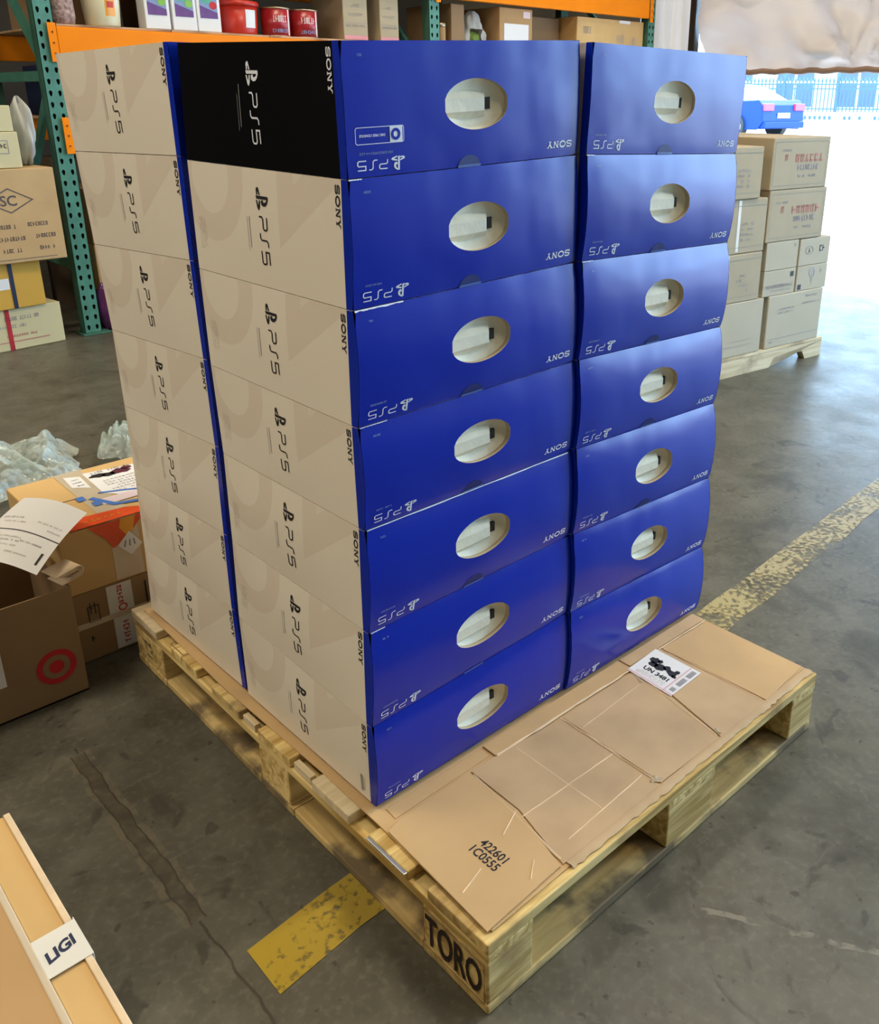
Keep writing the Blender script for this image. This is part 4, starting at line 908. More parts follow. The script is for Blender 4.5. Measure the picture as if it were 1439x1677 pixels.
for i, (cx, lb) in enumerate(((2.462, 'red printed tin beside the red bucket'), (2.655, 'red printed tin beside the brown cartons'))):
    t = empty('food_tin', (cx, RY + .115, ZS), lb, 'tin', 'red tins on the middle shelf')
    m = MB(); m.lathe([(.086, .003), (.086, .150)], 'red_tin', n=32); m.build('tin_body', t, smooth=True)
    m = MB(); m.lathe([(.088, .150), (.0885, .154), (.0885, .158), (.082, .158)], 'tin_rim', n=32); m.build('rim', t, smooth=True); m = MB(); m.lathe([(.088, 0), (.088, .004)], 'tin_rim', n=32); m.build('rim', t, smooth=True)
    m = MB()
    def cyl(x, z): a = -1.75 + x / .087; return (.0868 * math.cos(a), .0868 * math.sin(a), z)
    print_on(m, xf(scrawl(6, .09, .035, 5 + i, 1), 1), lambda x, y: cyl(x, .095 + y), 'paper'); print_on(m, scrawl(7, .10, .02, 8 + i, 1), lambda x, y: cyl(x, .03 + y), 'pale_ink')
    print_on(m, rect2(-.004, -.07, .012, .07), lambda x, y: cyl(x + .06, .078 + y), 'paper'); m.build('wrap_print', t)
for i, (x1, wd, lb) in enumerate(((3.078, .185, 'brown-sided printed carton, nearer the red tins'), (3.325, .150, 'brown-sided printed carton beside the middle upright'))):
    box_carton('grocery_carton', wd, .36, .27, 'card_pale', (x1, RY + .03, ZS), 0, lb, 'carton', 'printed cartons on the middle shelf', prints=[(rect2(-wd * .45, -.001, wd * .45, .001), -wd / 2, .10, 'grey_ink'), (scl(wd * .8, .012, i), -wd / 2, .085, 'grey_ink'), (rect2(-wd * .48, -.012, wd * .48, .012), -wd / 2, .016, 'pink_ink'), (scl(wd * .6, .014, i + 3), -wd / 2, .15, 'faint_ink'), (scl(wd * .4, .014, i + 5), -wd / 2, .20, 'faint_ink')])
t = empty('snack_jar', (3.735, RY + .10, ZS), 'small clear jar with tan lid beside the middle upright', 'jar')
m = MB(); m.lathe([(.033, .0), (.038, .01), (.038, .115), (.032, .125)], 'card_warm', n=20); m.build('jar_body', t, smooth=True)
m = MB(); m.lathe([(.040, .118), (.040, .142), (.036, .145)], 'tin_rim', n=20); m.build('lid', t, smooth=True)
box_carton('storage_carton', .12, .50, .27, 'card_brown', (3.915, RY + .05, ZS), 0, 'dark brown carton end between the jar and the plastic bag', 'carton')
# plastic bag with green contents
t = empty('grocery_bag', (4.06, RY + .14, ZS), 'knotted white plastic bag with green contents on the right bay shelf', 'bag')
def blob(name, parent, loc, rx, ry, rz, mat, seed, amp=.25, n=18, top=None):
    r = random.Random(seed); m = MB(); ph = [r.uniform(0, 6.28) for _ in range(6)]; vs = []
    for j in range(n + 1):
        t_ = PI * j / n
        for i in range(2 * n):
            a = PI * i / n; d = 1 + amp * (.5 * math.sin(3 * a + ph[0] + 2 * t_) + .35 * math.sin(5 * a + ph[1] - 3 * t_) + .3 * math.sin(7 * t_ + 2 * a + ph[2]) + .2 * math.sin(11 * a + ph[3]))
            x, y, z = math.sin(t_) * math.cos(a) * d, math.sin(t_) * math.sin(a) * d, math.cos(t_) * (1 + amp * .4 * math.sin(4 * a + ph[4]))
            if top: f = top(z); x *= f; y *= f
            vs.append((x * rx, y * ry, max(-1, z) * rz + rz))
    m.add(vs, [(j * 2 * n + i, (j + 1) * 2 * n + i, (j + 1) * 2 * n + (i + 1) % (2 * n), j * 2 * n + (i + 1) % (2 * n)) for j in range(n) for i in range(2 * n)], mat)
    return m.build(name, parent, loc, smooth=True)
blob('contents', t, (0, 0, .002), .062, .05, .055, 'olive', 3, .15)
m = MB(); vs = []
for j in range(13):
    for i in range(33):
        a = 2 * PI * i / 32; f = j / 12; r_ = (.10 * (1 - f) ** .6 + .022) * (1 + .18 * math.sin(5 * a + j) + .1 * math.sin(9 * a)); vs.append((r_ * math.cos(a) * .95, r_ * math.sin(a) * .8, .002 + f * .24))
m.add(vs, [(j * 33 + i, j * 33 + i + 1, (j + 1) * 33 + i + 1, (j + 1) * 33 + i) for j in range(12) for i in range(32) if not (20 <= i <= 26 and j < 6)], 'plastic_bag'); m.build('bag_film', t, smooth=True)
box_carton('storage_carton', .335, .42, .275, 'card_warm', (4.570, RY + .03, ZS), 0, 'tan carton with a white paper sheet taped to its front', 'carton', prints=[(rect2(-.125, -.075, .125, .075), -.165, .095, 'paper'), (rect2(-.035, -.022, .035, .022), -.06, .235, 'pink_pale')])
box_carton('storage_carton', .83, .50, .262, 'card_amber', (5.895, RY + .03, ZS), 0, 'wide tan carton at the far end of the right bay shelf', 'carton', prints=[(rect2(-.07, -.012, .07, .010), -.25, .25, 'paper'), (scl(.12, .05, 2), -.72, .17, 'grey_ink'), (scl(.1, .06, 4), -.3, .12, 'faint_ink'), (scl(.08, .08, 6), -.12, .1, 'faint_ink')])
box_carton('storage_carton', .44, .40, .25, 'card_brown', (5.045, RY + .20, ZS), 0, 'dark carton set back between two tan cartons', 'carton')
# stock behind; floor cartons coloured dark as shade, unseen upper ones added for shade
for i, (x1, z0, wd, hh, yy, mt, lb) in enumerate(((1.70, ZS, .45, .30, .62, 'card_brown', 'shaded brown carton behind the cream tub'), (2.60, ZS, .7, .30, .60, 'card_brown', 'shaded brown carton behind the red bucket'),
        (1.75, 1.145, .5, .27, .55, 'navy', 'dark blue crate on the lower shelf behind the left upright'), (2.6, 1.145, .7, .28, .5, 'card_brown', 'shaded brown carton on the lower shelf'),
        (3.45, .0005, 1.05, .95, .72, 'card_shaded', 'added carton coloured dark as shade, on the floor in the middle under the rack'), (2.35, .0005, 1.1, .90, .72, 'card_shaded', 'added carton coloured dark as shade, on the floor behind the left upright'),
        (3.3, 2.047, 1.0, .5, .1, 'card_warm', 'large unseen carton added on the upper shelf of the left bay'), (2.1, 2.047, .85, .5, .1, 'card_warm', 'unseen carton added on the upper shelf above the cream tub'), (5.2, 2.047, 1.2, .5, .1, 'card_warm', 'large unseen carton added on the upper shelf of the right bay'))):
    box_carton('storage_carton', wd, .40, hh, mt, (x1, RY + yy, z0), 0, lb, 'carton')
t = blob('green_pouch', None, (1.30, RY + .30, 1.145), .09, .06, .035, 'lime', 5, .12); tag(t, 'bright green pouch seen through the rack frame', 'pouch')
# goods under the lower beam, right of the first upright
box_carton('storage_carton', .45, .40, .30, 'card_brown', (1.66, RY + .12, .47), 0, 'brown carton behind the left upright, upper of two', 'carton')
box_carton('storage_carton', .45, .40, .26, 'card_warm', (1.66, RY + .12, .207), 0, 'tan carton behind the left upright, lower of two', 'carton')
m = MB(); m.box(-.46, 0, 0, .42, 0, .205, 'navy'); o = m.build('plastic_crate', None, (1.665, RY + .10, .0005), bevel=.01); tag(o, 'dark blue crate on the floor under the rack cartons', 'crate')
t = blob('wrapped_bundle', None, (1.205, RY + .045, .001), .052, .040, .135, 'purple', 8, .10); tag(t, 'shiny purple wrapped bundle at the foot of the left upright', 'bundle')

# ------------------------------------------------------------------ cartons left of the rack
RL = math.radians(7.8)
def dm(h_):  # diamond outline with two capitals
    return ribbon([(-1.9 * h_, 0), (0, -h_), (1.9 * h_, 0), (0, h_)], h_ * .09, True)
bt_ = box_carton('stock_carton', .75, .42, .215, 'card_cream', (.935, 4.425, .0005), RL, 'low cream carton on the floor at the bottom of the left pile, red strap', 'carton', prints=[(scl(.2, .020, 2), -.22, .165, 'grey_ink'), (scl(.26, .016, 3), -.32, .125, 'grey_ink'), (rect2(-.25, -.003, .25, .003), -.33, .045, 'red_faint'), (scl(.16, .012, 5), -.22, .075, 'red_faint')])
m = MB(); m.box(-.29, -.268, -.003, -.001, 0, .2165, 'red_tin'); m.box(-.29, -.268, -.003, .42, .2158, .2168, 'red_tin'); o = m.build('strap', bt_); tag(o, 'red strap')
yb_ = box_carton('stock_carton', .66, .38, .235, 'card_yellow', (.862, 4.395, .2180), RL, 'bright yellow carton with a dark strap, second in the left pile', 'carton', prints=[(rect2(-.2, -.028, .2, .028), -.37, .130, 'paper'), (scl(.26, .014, 3), -.38, .075, 'card_brown'), (scl(.3, .018, 4), -.42, .045, 'card_brown')])
m = MB(); m.box(-.165, -.145, -.003, -.001, 0, .2362, 'navy'); m.box(-.165, -.145, -.003, .38, .2358, .2368, 'navy'); o = m.build('strap', yb_); tag(o, 'dark blue strap')
bb_ = box_carton('stock_carton', .62, .44, .455, 'card', (.985, 4.335, .4560), math.radians(4), 'large brown carton with a diamond mark, third in the left pile', 'carton', prints=[(dm(.058), -.235, .305, 'dark_ink'), (text2d('SC', .070, .001), -.240, .305, 'dark_ink'), (scl(.11, .020, 2), -.28, .18, 'dark_ink'), (scl(.10, .020, 3), -.12, .185, 'dark_ink'), (scl(.14, .020, 4), -.26, .12, 'dark_ink'), (scl(.10, .020, 5), -.09, .125, 'dark_ink'), (scl(.09, .020, 6), -.26, .062, 'dark_ink'), (scl(.08, .020, 7), -.09, .065, 'dark_ink'), (rect2(-.25, -.0015, .25, .0015), -.30, .018, 'dark_ink')])
sb_ = box_carton('stock_carton', .36, .30, .170, 'card_cream', (.850, 4.345, .9130), math.radians(5), 'cream carton with scuffed corner standing on the diamond-marked carton', 'carton', prints=[(ringframe(-.03, -.03, .03, .03, .004), -.085, .10, 'grey_ink'), (scl(.03, .02, 4), -.075, .105, 'black_ink')])
sb2 = box_carton('stock_carton', .33, .28, .120, 'card_cream', (.838, 4.352, 1.0850), math.radians(5), 'topmost small cream carton of the left pile', 'carton')
t = empty('plastic_bag', (.935, 4.55, .913), 'clear plastic bag slumped behind the cream cartons', 'bag')
blob('bag_film', t, (0, 0, .0), .045, .12, .16, 'plastic_bag', 12, .28)

# ------------------------------------------------------------------ opened parcels on the floor, left
ob = empty('open_carton', (-.129, 1.182, .0005), 'open brown carton with a red ring target mark, folded flap', 'carton')
m = MB(); h_ = .262; wd, dp, tk = .46, .30, .004
m.box(-wd, 0, 0, tk, 0, h_, 'card_brown'); m.box(-wd, 0, dp - tk, dp, 0, h_, 'card_brown'); m.box(-tk, 0, tk, dp - tk, 0, h_, 'card_brown'); m.box(-wd, -wd + tk, tk, dp - tk, 0, h_, 'card_brown'); m.box(-wd, 0, 0, dp, 0, .004, 'card_brown')
m.build('box_body', ob)
m = MB()
for (r0, r1) in ((.0285, .041), (.0, .0155)):
    n = 32
    if r0 > 0: m.add([(-.056 + r * math.cos(2 * PI * i / n), -.0012, .087 + r * math.sin(2 * PI * i / n)) for r in (r0, r1) for i in range(n)], [(i, (i + 1) % n, n + (i + 1) % n, n + i) for i in range(n)], 'red_ink')
    else: m.add([(-.056, -.0012, .087)] + [(-.056 + r1 * math.cos(2 * PI * i / n), -.0012, .087 + r1 * math.sin(2 * PI * i / n)) for i in range(n)], [(0, 1 + i, 1 + (i + 1) % n) for i in range(n)], 'red_ink')
o = m.build('ring_mark', ob); tag(o, 'dark red bullseye ring mark')
m = MB(); m.box(-.20, -.155, -.0012, -.0004, .085, .185, 'paper'); m.build('paper_label', ob)
# curled flap, corrugated layers along the right rear edge
def curl(x0, x1, y0, R, z0, a0, a1, mat, name, nl=1):
    for q in range(nl):
        m = MB(); n = 14; vs = []
        for xx in (x0, x1):
            for i in range(n + 1):
                a = a0 + (a1 - a0) * i / n
                for rr_ in (R - q * .006, R - q * .006 - .003): vs.append((xx + rr_ * .3 * math.cos(a), y0 - rr_ * math.cos(a), z0 + rr_ * math.sin(a)))
        k = 2 * (n + 1)
        fs = []
        for i in range(n):
            b0 = 2 * i; fs += [(b0, b0 + 2, k + b0 + 2, k + b0), (b0 + 1, k + b0 + 1, k + b0 + 3, b0 + 3), (b0, b0 + 1, b0 + 3, b0 + 2), (k + b0, k + b0 + 2, k + b0 + 3, k + b0 + 1)]
        m.add(vs, fs, mat); m.build(name, ob, smooth=False)
# rear flap folded over the opening, its right end rolled up
m = MB(); vs = []; n = 20
for i in range(n + 1):
    x = -.455 + .35 * i / n; e = max(0, (i - 12) / 8.0)
    for (yy, zz) in ((.130, .285), (.165, .292), (.205, .300), (.250, .300)): vs.append((x, yy - .03 * e, zz + .012 * e + .003 * math.sin(i * .6)))
m.add(vs, [(i * 4 + j, (i + 1) * 4 + j, (i + 1) * 4 + j + 1, i * 4 + j + 1) for i in range(n) for j in range(3)], 'card_edge'); o = m.build('flap', ob, smooth=True)
sm_ = o.modifiers.new('s', 'SOLIDIFY'); sm_.thickness = .0035
for q in range(3):
    m = MB(); vs = []; R_ = .0125 - .0035 * q
    path = [(-.055 + .01 * q, R_)] + [(-.010 + R_ * math.cos(a), R_ * math.sin(a)) for a in [PI / 2 - PI * i / 8 for i in range(9)]] + [(-.045 + .012 * q, -R_)]
    for (px_, pz_) in path:
        for yy in (.002, .055): vs.append((px_ + .018 + (.055 - yy) * .25, yy, .292 + pz_ + px_ * .25))
    m.add(vs, [(2 * i, 2 * i + 2, 2 * i + 3, 2 * i + 1) for i in range(len(path) - 1)], 'card_edge'); o = m.build('curled_edge', ob, smooth=True); sm_ = o.modifiers.new('s', 'SOLIDIFY'); sm_.thickness = .002
m = MB(); m.box(-.455, -.005, .006, .294, .005, .008, 'dark'); m.build('carton_inside_shade', ob)  # dark sheet in place of the shade inside the open carton
# invoice
iv = empty('delivery_note', (-.25, 1.20, .30), 'white printed delivery note lying across the open carton', 'paper')
IO = V(iv.location)
Pc = [V((-.131, 1.398, .400)), V((-.038, 1.288, .370)), V((-.191, 1.168, .320)), V((-.292, 1.278, .352))]   # far-left, far-right, near-right, near-left
def ivp(s, t_, off=0.0):   # s: left->right, t: near->far
    p = (Pc[3] * (1 - s) + Pc[2] * s) * (1 - t_) + (Pc[0] * (1 - s) + Pc[1] * s) * t_
    p = p + V((0, 0, .012 * math.sin(PI * s) * 1.0 + .008 * math.sin(PI * t_)))
    return tuple(p + V((0, 0, off)) - IO)

m = MB(); NS = 14; vs = [ivp(i / NS, j / NS) for j in range(NS + 1) for i in range(NS + 1)]
m.add(vs, [(j * (NS + 1) + i, j * (NS + 1) + i + 1, (j + 1) * (NS + 1) + i + 1, (j + 1) * (NS + 1) + i) for j in range(NS) for i in range(NS)], 'paper')
m.build('paper_sheet', iv, smooth=True)
m = MB()
def ivm(x, y): return ivp(x, y, .0008)
print_on(m, ([(i / 12, .42 + (0 if k else .012)) for i in range(13) for k in (0, 1)], [(2 * i, 2 * i + 1, 2 * i + 3, 2 * i + 2) for i in range(12)]), ivm, 'black_ink')
for i, (cx, cy, wd_, hh) in enumerate(((.75, .60, .35, .022), (.2, .62, .3, .03), (.25, .55, .36, .02), (.86, .52, .18, .02), (.3, .33, .5, .02), (.3, .28, .5, .02), (.3, .22, .5, .02), (.7, .30, .3, .02), (.6, .14, .3, .02))):
    print_on(m, xf(scrawl(18, wd_, hh, i, .85), 1, cx, cy), ivm, 'grey_ink' if i % 2 else 'faint_ink')
print_on(m, rect2(.90, .09, .93, .24), ivm, 'black_ink')
m.build('printed_lines', iv)

# parcel with hazard labels, resting on a taped parcel
p3 = empty('taped_parcel', (.0, 1.285, .1800), 'tan parcel with white label and red tape, upper of two behind the pallet', 'carton')
m = MB(); m.box(-.110, .215, 0, .360, 0, .155, 'card_amber'); m.build('box_body', p3, bevel=.003)
m = MB(); m.box(-.108, .213, .178, .181, .1551, .1556, 'dark'); m.build('flap_seam', p3)
m = MB(); m.box(.0, .065, -.0012, -.0002, .004, .152, 'tape'); m.box(.0, .065, -.001, .36, .1554, .1560, 'tape'); o = m.build('clear_tape', p3)
TZ = .1566
m = MB()
def T3(x, y, off=0.0): return (x, y, TZ + off)
print_on(m, ([(.055, .165), (.085, .130), (.205, .120), (.205, .300), (.060, .325)], [(0, 1, 2, 3, 4)]), lambda x, y: T3(x, y), 'paper')
print_on(m, ([(.010, .25), (.045, .22), (.050, .31), (.015, .33)], [(0, 1, 2, 3)]), lambda x, y: T3(x, y), 'paper')
for i in range(6): print_on(m, xf(scrawl(10, .10, .008, i, .9), 1, .13, .16 + i * .016), lambda x, y: T3(x, y, .0006), 'faint_ink')
rr = random.Random(9)
for (cx, cy, rx, ry) in ((.085, .285, .022, .014), (.110, .275, .018, .016), (.140, .280, .026, .018), (.160, .292, .014, .014)):
    n_ = 12; m.add([T3(cx, cy, .0008)] + [T3(cx + rx * rr.uniform(.7, 1.2) * math.cos(2 * PI * i / n_), cy + ry * rr.uniform(.7, 1.2) * math.sin(2 * PI * i / n_), .0008) for i in range(n_)], [(0, 1 + i, 1 + (i + 1) % n_) for i in range(n_)], 'black_ink' if cx < .13 else 'maroon')
M['maroon'] = plain('maroon_ink', (0.10, 0.01, 0.03), 0.6, noise=0.2)
print_on(m, scrawl(12, .10, .012, 6, .9), lambda x, y: T3(x + .125, y + .308, .0006), 'grey_ink')
for i in range(3): print_on(m, scrawl(5, .022, .006, i + 20, .9), lambda x, y, i=i: T3(x + .03, y + .25 + i * .022, .0006), 'black_ink')
m.build('shipping_label', p3)
m = MB()
print_on(m, ribbon([(.02, .155), (.05, .085), (.13, .060), (.20, .058)], .014), lambda x, y: T3(x, y, .0008), 'blue_ink')
print_on(m, ribbon([(.045, .175), (.10, .15), (.20, .10)], .008), lambda x, y: T3(x, y, .0010), 'blue_ink')
for (cx, cy) in ((.0, .165), (.02, .115)): print_on(m, rect2(cx - .009, cy - .014, cx + .009, cy + .014), lambda x, y: T3(x, y, .0010), 'blue_ink')
print_on(m, rect2(.03, .095, .12, .135), lambda x, y: T3(x, y, .0004), 'pink_pale')
m.build('blue_tape_print', p3)
m = MB()
for q_, (pts, mt) in enumerate(((([(-.085, 0), (-.04, .060), (.06, .050), (.085, .035), (.085, 0)]), 'tape_red'),)):
    m.add([T3(x, y, .0012) for x, y in pts], [tuple(range(len(pts)))], mt)
m.add([(-.045, -.0022, .155), (.085, -.0022, .155), (.03, -.0022, .098), (.003, -.0022, .088), (-.01, -.0022, .115)], [(0, 4, 3, 2, 1)], 'tape_red')
m.add([(.028, -.0028, .1555), (.062, -.0028, .1555), (.052, -.0028, .120), (.036, -.0028, .112), (.022, -.0028, .135)], [(0, 4, 3, 2, 1)], 'tape_yellow')
print_on(m, scrawl(6, .09, .012, 4, 1), lambda x, y: T3(x - .0, y + .026, .0016), 'tape_yellow')
m.build('red_tape', p3)
m = MB(); m.add([(.013, -.0034, .091), (.041, -.0034, .059), (.069, -.0034, .081), (.043, -.0034, .120)], [(0, 1, 2, 3)], 'paper')
for i in range(3): m.add([(.026 + i * .012, -.0038, .084), (.030 + i * .012, -.0038, .082), (.034 + i * .009, -.0038, .098), (.031 + i * .009, -.0038, .100)], [(0, 1, 2, 3)], 'grey_ink')
m.build('diamond_label', p3)
p2 = empty('taped_parcel', (.0, 1.285, .0005), 'brown parcel with red lettered white tape, lower of two behind the pallet', 'carton')
m = MB(); m.box(-.118, .215, .002, .360, 0, .1785, 'card_brown'); m.build('box_body', p2, bevel=.003)
m = MB()
m.box(-.028, .030, .0006, .0018, .100, .174, 'tape_white'); m.box(-.022, .030, .0006, .0018, .006, .090, 'tape_white')
m.box(-.118, .10, .0002, .0014, .088, .102, 'tape'); m.build('tape', p2)
m = MB(); f_ = lambda cx, cz: (lambda x, y: (cx + x, .0002, cz + y))
print_on(m, scrawl(5, .05, .011, 3, 1), (lambda x, y: (.001 + y, .0002, .146 - x)), 'red_ink'); print_on(m, ribbon(arcpts(0, 0, .009, .008, 0, 2 * PI, 14)[:-1], .003, True), f_(.004, .112), 'red_ink')
print_on(m, scrawl(6, .06, .014, 4, 1), (lambda x, y: (.004 + y, .0002, .045 - x)), 'red_ink')
print_on(m, scrawl(2, .016, .03, 6, 1), f_(-.062, .135), 'black_ink'); print_on(m, ringframe(-.012, -.02, .012, .02, .002), f_(-.062, .120), 'black_ink'); print_on(m, scrawl(1, .010, .014, 6, 1), f_(-.072, .058), 'black_ink'); print_on(m, rect2(-.002, -.03, .002, .03), f_(.062, .13), 'black_ink')
m.build('print', p2)

# heap of bubble wrap
def wrap_sheet(name, x0, x1, y0, y1, hgt, seed, label, zoff=0.0):
    r = random.Random(seed); ph = [r.uniform(0, 6.28) for _ in range(10)]; n = 70; vs = []
    for j in range(n + 1):
        for i in range(n + 1):
            a, b = i / n, j / n; x = x0 + (x1 - x0) * a; y = y0 + (y1 - y0) * b
            env = min(1, min(a, 1 - a) * 6) * min(1, min(b, 1 - b) * 6)
            z = abs(math.sin(3.1 * a * PI + 2 * b + ph[0])) * .5 + abs(math.sin(5.3 * b * PI - 3 * a + ph[1])) * .35 + .3 * abs(math.sin(9 * a + 11 * b + ph[2])) + .22 * abs(math.sin(23 * a + ph[3] + 9 * b)) + .18 * abs(math.sin(31 * b + ph[4] - 12 * a)) - .08
            x += .03 * math.sin(7 * b + ph[5]) + .015 * math.sin(19 * b + ph[6]); y += .03 * math.sin(6 * a + ph[7]) + .015 * math.sin(17 * a + ph[8])
            vs.append((x - x0, y - y0, .006 + zoff + hgt * max(0, z) * (.25 + .75 * env)))
    m = MB(); m.add(vs, [(j * (n + 1) + i, j * (n + 1) + i + 1, (j + 1) * (n + 1) + i + 1, (j + 1) * (n + 1) + i) for j in range(n) for i in range(n)], 'bubble')
    o = m.build(name, None, (x0, y0, 0), smooth=True); return tag(o, label, 'packaging', None)
wrap_sheet('bubble_wrap', -.20, .33, 2.32, 2.80, .085, 4, 'crumpled sheet of clear bubble wrap at the rear of the heap')
wrap_sheet('bubble_wrap', .02, .46, 1.84, 2.22, .07, 9, 'crumpled clear bubble wrap close behind the labelled parcel')
wrap_sheet('bubble_wrap', .43, .64, 2.34, 2.66, .09, 15, 'small peak of clear bubble wrap beside the white carton stack')
wrap_sheet('bubble_wrap', -.56, -.28, 1.80, 2.42, .08, 21, 'edge of clear bubble wrap at the left border of the picture')

# big carton in the near left corner
nc = empty('near_carton', (-.468, .33, .0005), 'large orange-brown carton in the near left corner with lettered white tape', 'carton')
m = MB(); hh = .446
m.box(-.50, 0, -.72, 0, 0, hh, 'card_warm'); m.build('box_body', nc, bevel=.004)
m = MB(); vs = [(0.004, -.72, hh + .0015), (.004, 0, hh + .0015), (-.040, 0, hh + .0035), (-.040, -.72, hh + .0035)]
m.box(-.036, .0025, -.718, -.002, hh + .0008, hh + .004, 'card_amber'); m.build('flap', nc, bevel=.001)
m = MB(); m.box(-.49, -.038, -.718, -.01, hh + .0042, hh + .009, 'card_warm'); m.build('flap', nc, bevel=.002)
m = MB(); m.box(-.044, -.0365, -.718, -.006, hh + .004, hh + .0098, 'tape'); m.build('crease', nc, bevel=.0015)
m = MB(); m.box(-.0035, .0035, -.718, -.002, hh + .0010, hh + .0065, 'card_edge'); m.build('crease', nc, bevel=.001)
m = MB(); m.box(-.046, .006, -.262, -.200, hh + .0135, hh + .0142, 'tape_white') if False else m.box(-.037, .005, -.262, -.208, hh + .0068, hh + .0076, 'tape_white'); m.box(.0045, .0055, -.262, -.205, hh - .05, hh + .0074, 'tape_white'); m.build('white_tape', nc)
m = MB(); tv = text2d('LIGI', .020, .0008); print_on(m, tv, lambda x, y: (-.017 + x * .85, -.235 + y * 1.0 + x * .25, hh + .0079), 'navy'); m.build('tape_lettering', nc)

# ------------------------------------------------------------------ outside: car, fence, far building
def polar(az, d, z=0): a = math.radians(az); return (-.62 + d * math.sin(a), -.685 + d * math.cos(a), z)
_wx, _wy, _ = polar(58.4, 28)
_ra = math.radians(262)
cx_, cy_ = _wx - 1.42 * math.cos(_ra), _wy - 1.42 * math.sin(_ra)
gz = .24
car = empty('parked_car', (cx_, cy_, gz), 'blue saloon car parked outside beyond the doorway', 'car', rz=_ra)
# body profile in x (length, +x = rear) and z, lofted across the width
prof_low = [(-2.3, .30), (-2.32, .62), (-2.1, .80), (-1.1, .93), (1.45, .98), (2.15, 1.02), (2.30, .88), (2.34, .45), (2.2, .26)]
m = MB(); W_ = .90; sec = []
for (yy, k) in ((-W_, .94), (-W_ * .97, 1.0), (0, 1.0), (W_ * .97, 1.0), (W_, .94)):
    sec.append([(x * (1 if abs(yy) < W_ else .985), yy, .26 + (z - .26) * k) for x, z in prof_low])
n = len(prof_low); vs = [p for s_ in sec for p in s_]
fs = [(a * n + i, a * n + (i + 1) % n, (a + 1) * n + (i + 1) % n, (a + 1) * n + i) for a in range(4) for i in range(n)] + [tuple(range(n)), tuple(4 * n + i for i in reversed(range(n)))]
m.add(vs, fs, 'car_blue'); m.build('car_body', car, bevel=.02)
m = MB(); cab = [(-1.15, .93), (-.35, 1.38), (.55, 1.44), (1.10, 1.36), (1.85, 1.0)]; n = len(cab)
vs = [(x, -.78 + .14 * max(0, (z - .95) / .5), z) for x, z in cab] + [(x, .78 - .14 * max(0, (z - .95) / .5), z) for x, z in cab]
m.add(vs, [(i, i + 1, n + i + 1, n + i) for i in range(n - 1)] + [tuple(range(n)), tuple(n + i for i in reversed(range(n)))], 'car_glass'); m.build('greenhouse', car)
m = MB(); m.add([(-.35, -.66, 1.39), (.55, -.66, 1.45), (1.08, -.66, 1.37), (1.08, .66, 1.37), (.55, .66, 1.45), (-.35, .66, 1.39)], [(0, 1, 4, 5), (1, 2, 3, 4)], 'car_blue'); m.build('roof_panel', car)
for xx in (-1.45, 1.42):
    for yy in (-.86, .86):
        m = MB(); m.lathe([(.20, yy - .11), (.33, yy - .10), (.33, yy + .10), (.20, yy + .11)], 'rubber', n=24, cx=0, cy=0, axis='y'); w_ = m.build('wheel', car, (xx, 0, .33))
        m = MB(); s_ = .112 if yy > 0 else -.112; m.lathe([(.06, yy + s_), (.0, yy + s_ * 1.02)], 'alloy', n=12, axis='y', caps=False)
        for q in range(5):
            a = 2 * PI * q / 5; c, sn = math.cos(a), math.sin(a); m.add([(.03 * -sn, yy + s_, .03 * c), (-.03 * -sn, yy + s_, -.03 * c), (.22 * c - .03 * -sn, yy + s_, .22 * sn - .03 * c), (.22 * c + .03 * -sn, yy + s_, .22 * sn + .03 * c)], [(0, 1, 2, 3)], 'alloy')
        m.lathe([(.22, yy + s_), (.245, yy + s_)], 'alloy', n=24, axis='y', caps=False); m.build('rim', w_)
for yy in (-.66, .66):
    m = MB(); m.box(2.20, 2.36, yy - .2, yy + .2, .74, .92, 'lens'); m.build('tail_lamp', car, bevel=.01)
m = MB(); m.box(2.335, 2.35, -.26, .26, .55, .68, 'paper'); m.build('number_plate', car)
m = MB(); m.box(2.1, 2.4, -.86, .86, .28, .46, 'car_blue'); m.build('bumper', car, bevel=.03)

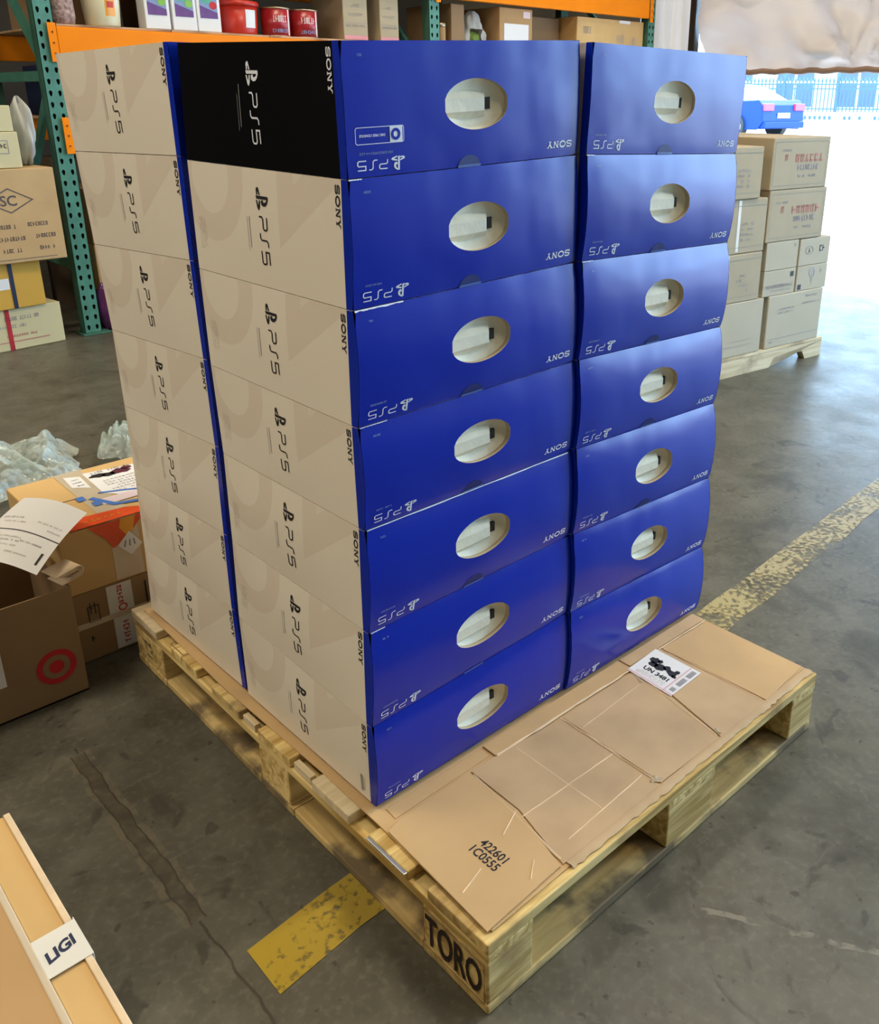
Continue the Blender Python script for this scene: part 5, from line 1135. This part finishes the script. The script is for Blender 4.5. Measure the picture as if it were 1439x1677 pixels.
# picket fence on a low wall
fn_ = empty('picket_fence', (31.5, 0, .40), 'tall iron picket fence on a pale low wall across the yard', 'fence')
FA, FB = polar(54, 34.5), polar(70, 34.5)
def fp(t_): return (FA[0] + (FB[0] - FA[0]) * t_ - 31.5, FA[1] + (FB[1] - FA[1]) * t_)
fl_ = math.hypot(FB[0] - FA[0], FB[1] - FA[1]); fr = math.atan2(FB[1] - FA[1], FB[0] - FA[0])
bw = MB(); bw.box(-fl_ / 2, fl_ / 2, -.15, .15, 0, .48, 'stucco'); bw.build('low_wall', fn_, (*fp(.5), 0), rot=(0, 0, fr))
pk = MB(); pk.lathe([(.022, 0), (.022, .96)], 'fence', n=6); pk.lathe([(.022, .96), (.045, .99), (.03, 1.03), (.004, 1.12)], 'fence', n=6)
p0 = pk.build('picket', fn_, (*fp(0), .48)); NP = 78
for i in range(1, NP + 1):
    o = p0.copy(); COL.objects.link(o); o.location = (*fp(i / NP), .48)
for zz in (.56, 1.20, 1.34):
    m = MB(); m.box(-fl_ / 2, fl_ / 2, -.02, .02, zz, zz + .045, 'fence'); m.build('rail', fn_, (*fp(.5), 0), rot=(0, 0, fr))
m = MB(); m.box(-.028, .028, -.05, .05, 0, 1.72, 'fence'); pz = m.build('fence_post', fn_, (*fp(.02), 0))
for t_ in (.18, .36, .54, .72, .9): o = pz.copy(); COL.objects.link(o); o.location = (*fp(t_), 0)
m = MB()
rr = random.Random(4)
for i in range(60):
    x = -fl_ / 2 + (i + .5) * fl_ / 60
    if rr.random() < .8: m.box(x - .045, x + .045, -.156, -.150, .24, .36, 'fence'); m.box(x - .045, x + .045, .150, .156, .24, .36, 'fence')
m.build('wall_marks', fn_, (*fp(.5), 0), rot=(0, 0, fr))['kind'] = 'stuff'  # row of dark blocks standing for unreadable letter-like marks
bd = empty('far_building', (*polar(62, 48)[:2], .45), 'pale street building with tall blue windows beyond the fence', 'building', rz=fr)
m = MB(); m.box(-16, 16, -5, 0, 0, 9, 'stucco'); m.build('wall', bd)
m = MB(); m.box(-.75, .75, -.03, .06, 0, 2.0, 'pane'); m.box(-.05, .05, -.03, .10, 0, 2.0, 'stucco'); m.box(-.75, .75, -.03, .10, .95, 1.03, 'stucco')
wn = m.build('window', bd, (-14, -5.05, .55))
for k_ in range(1, 12): o = wn.copy(); COL.objects.link(o); o.location = (-14 + 2.55 * k_, -5.05, .55)
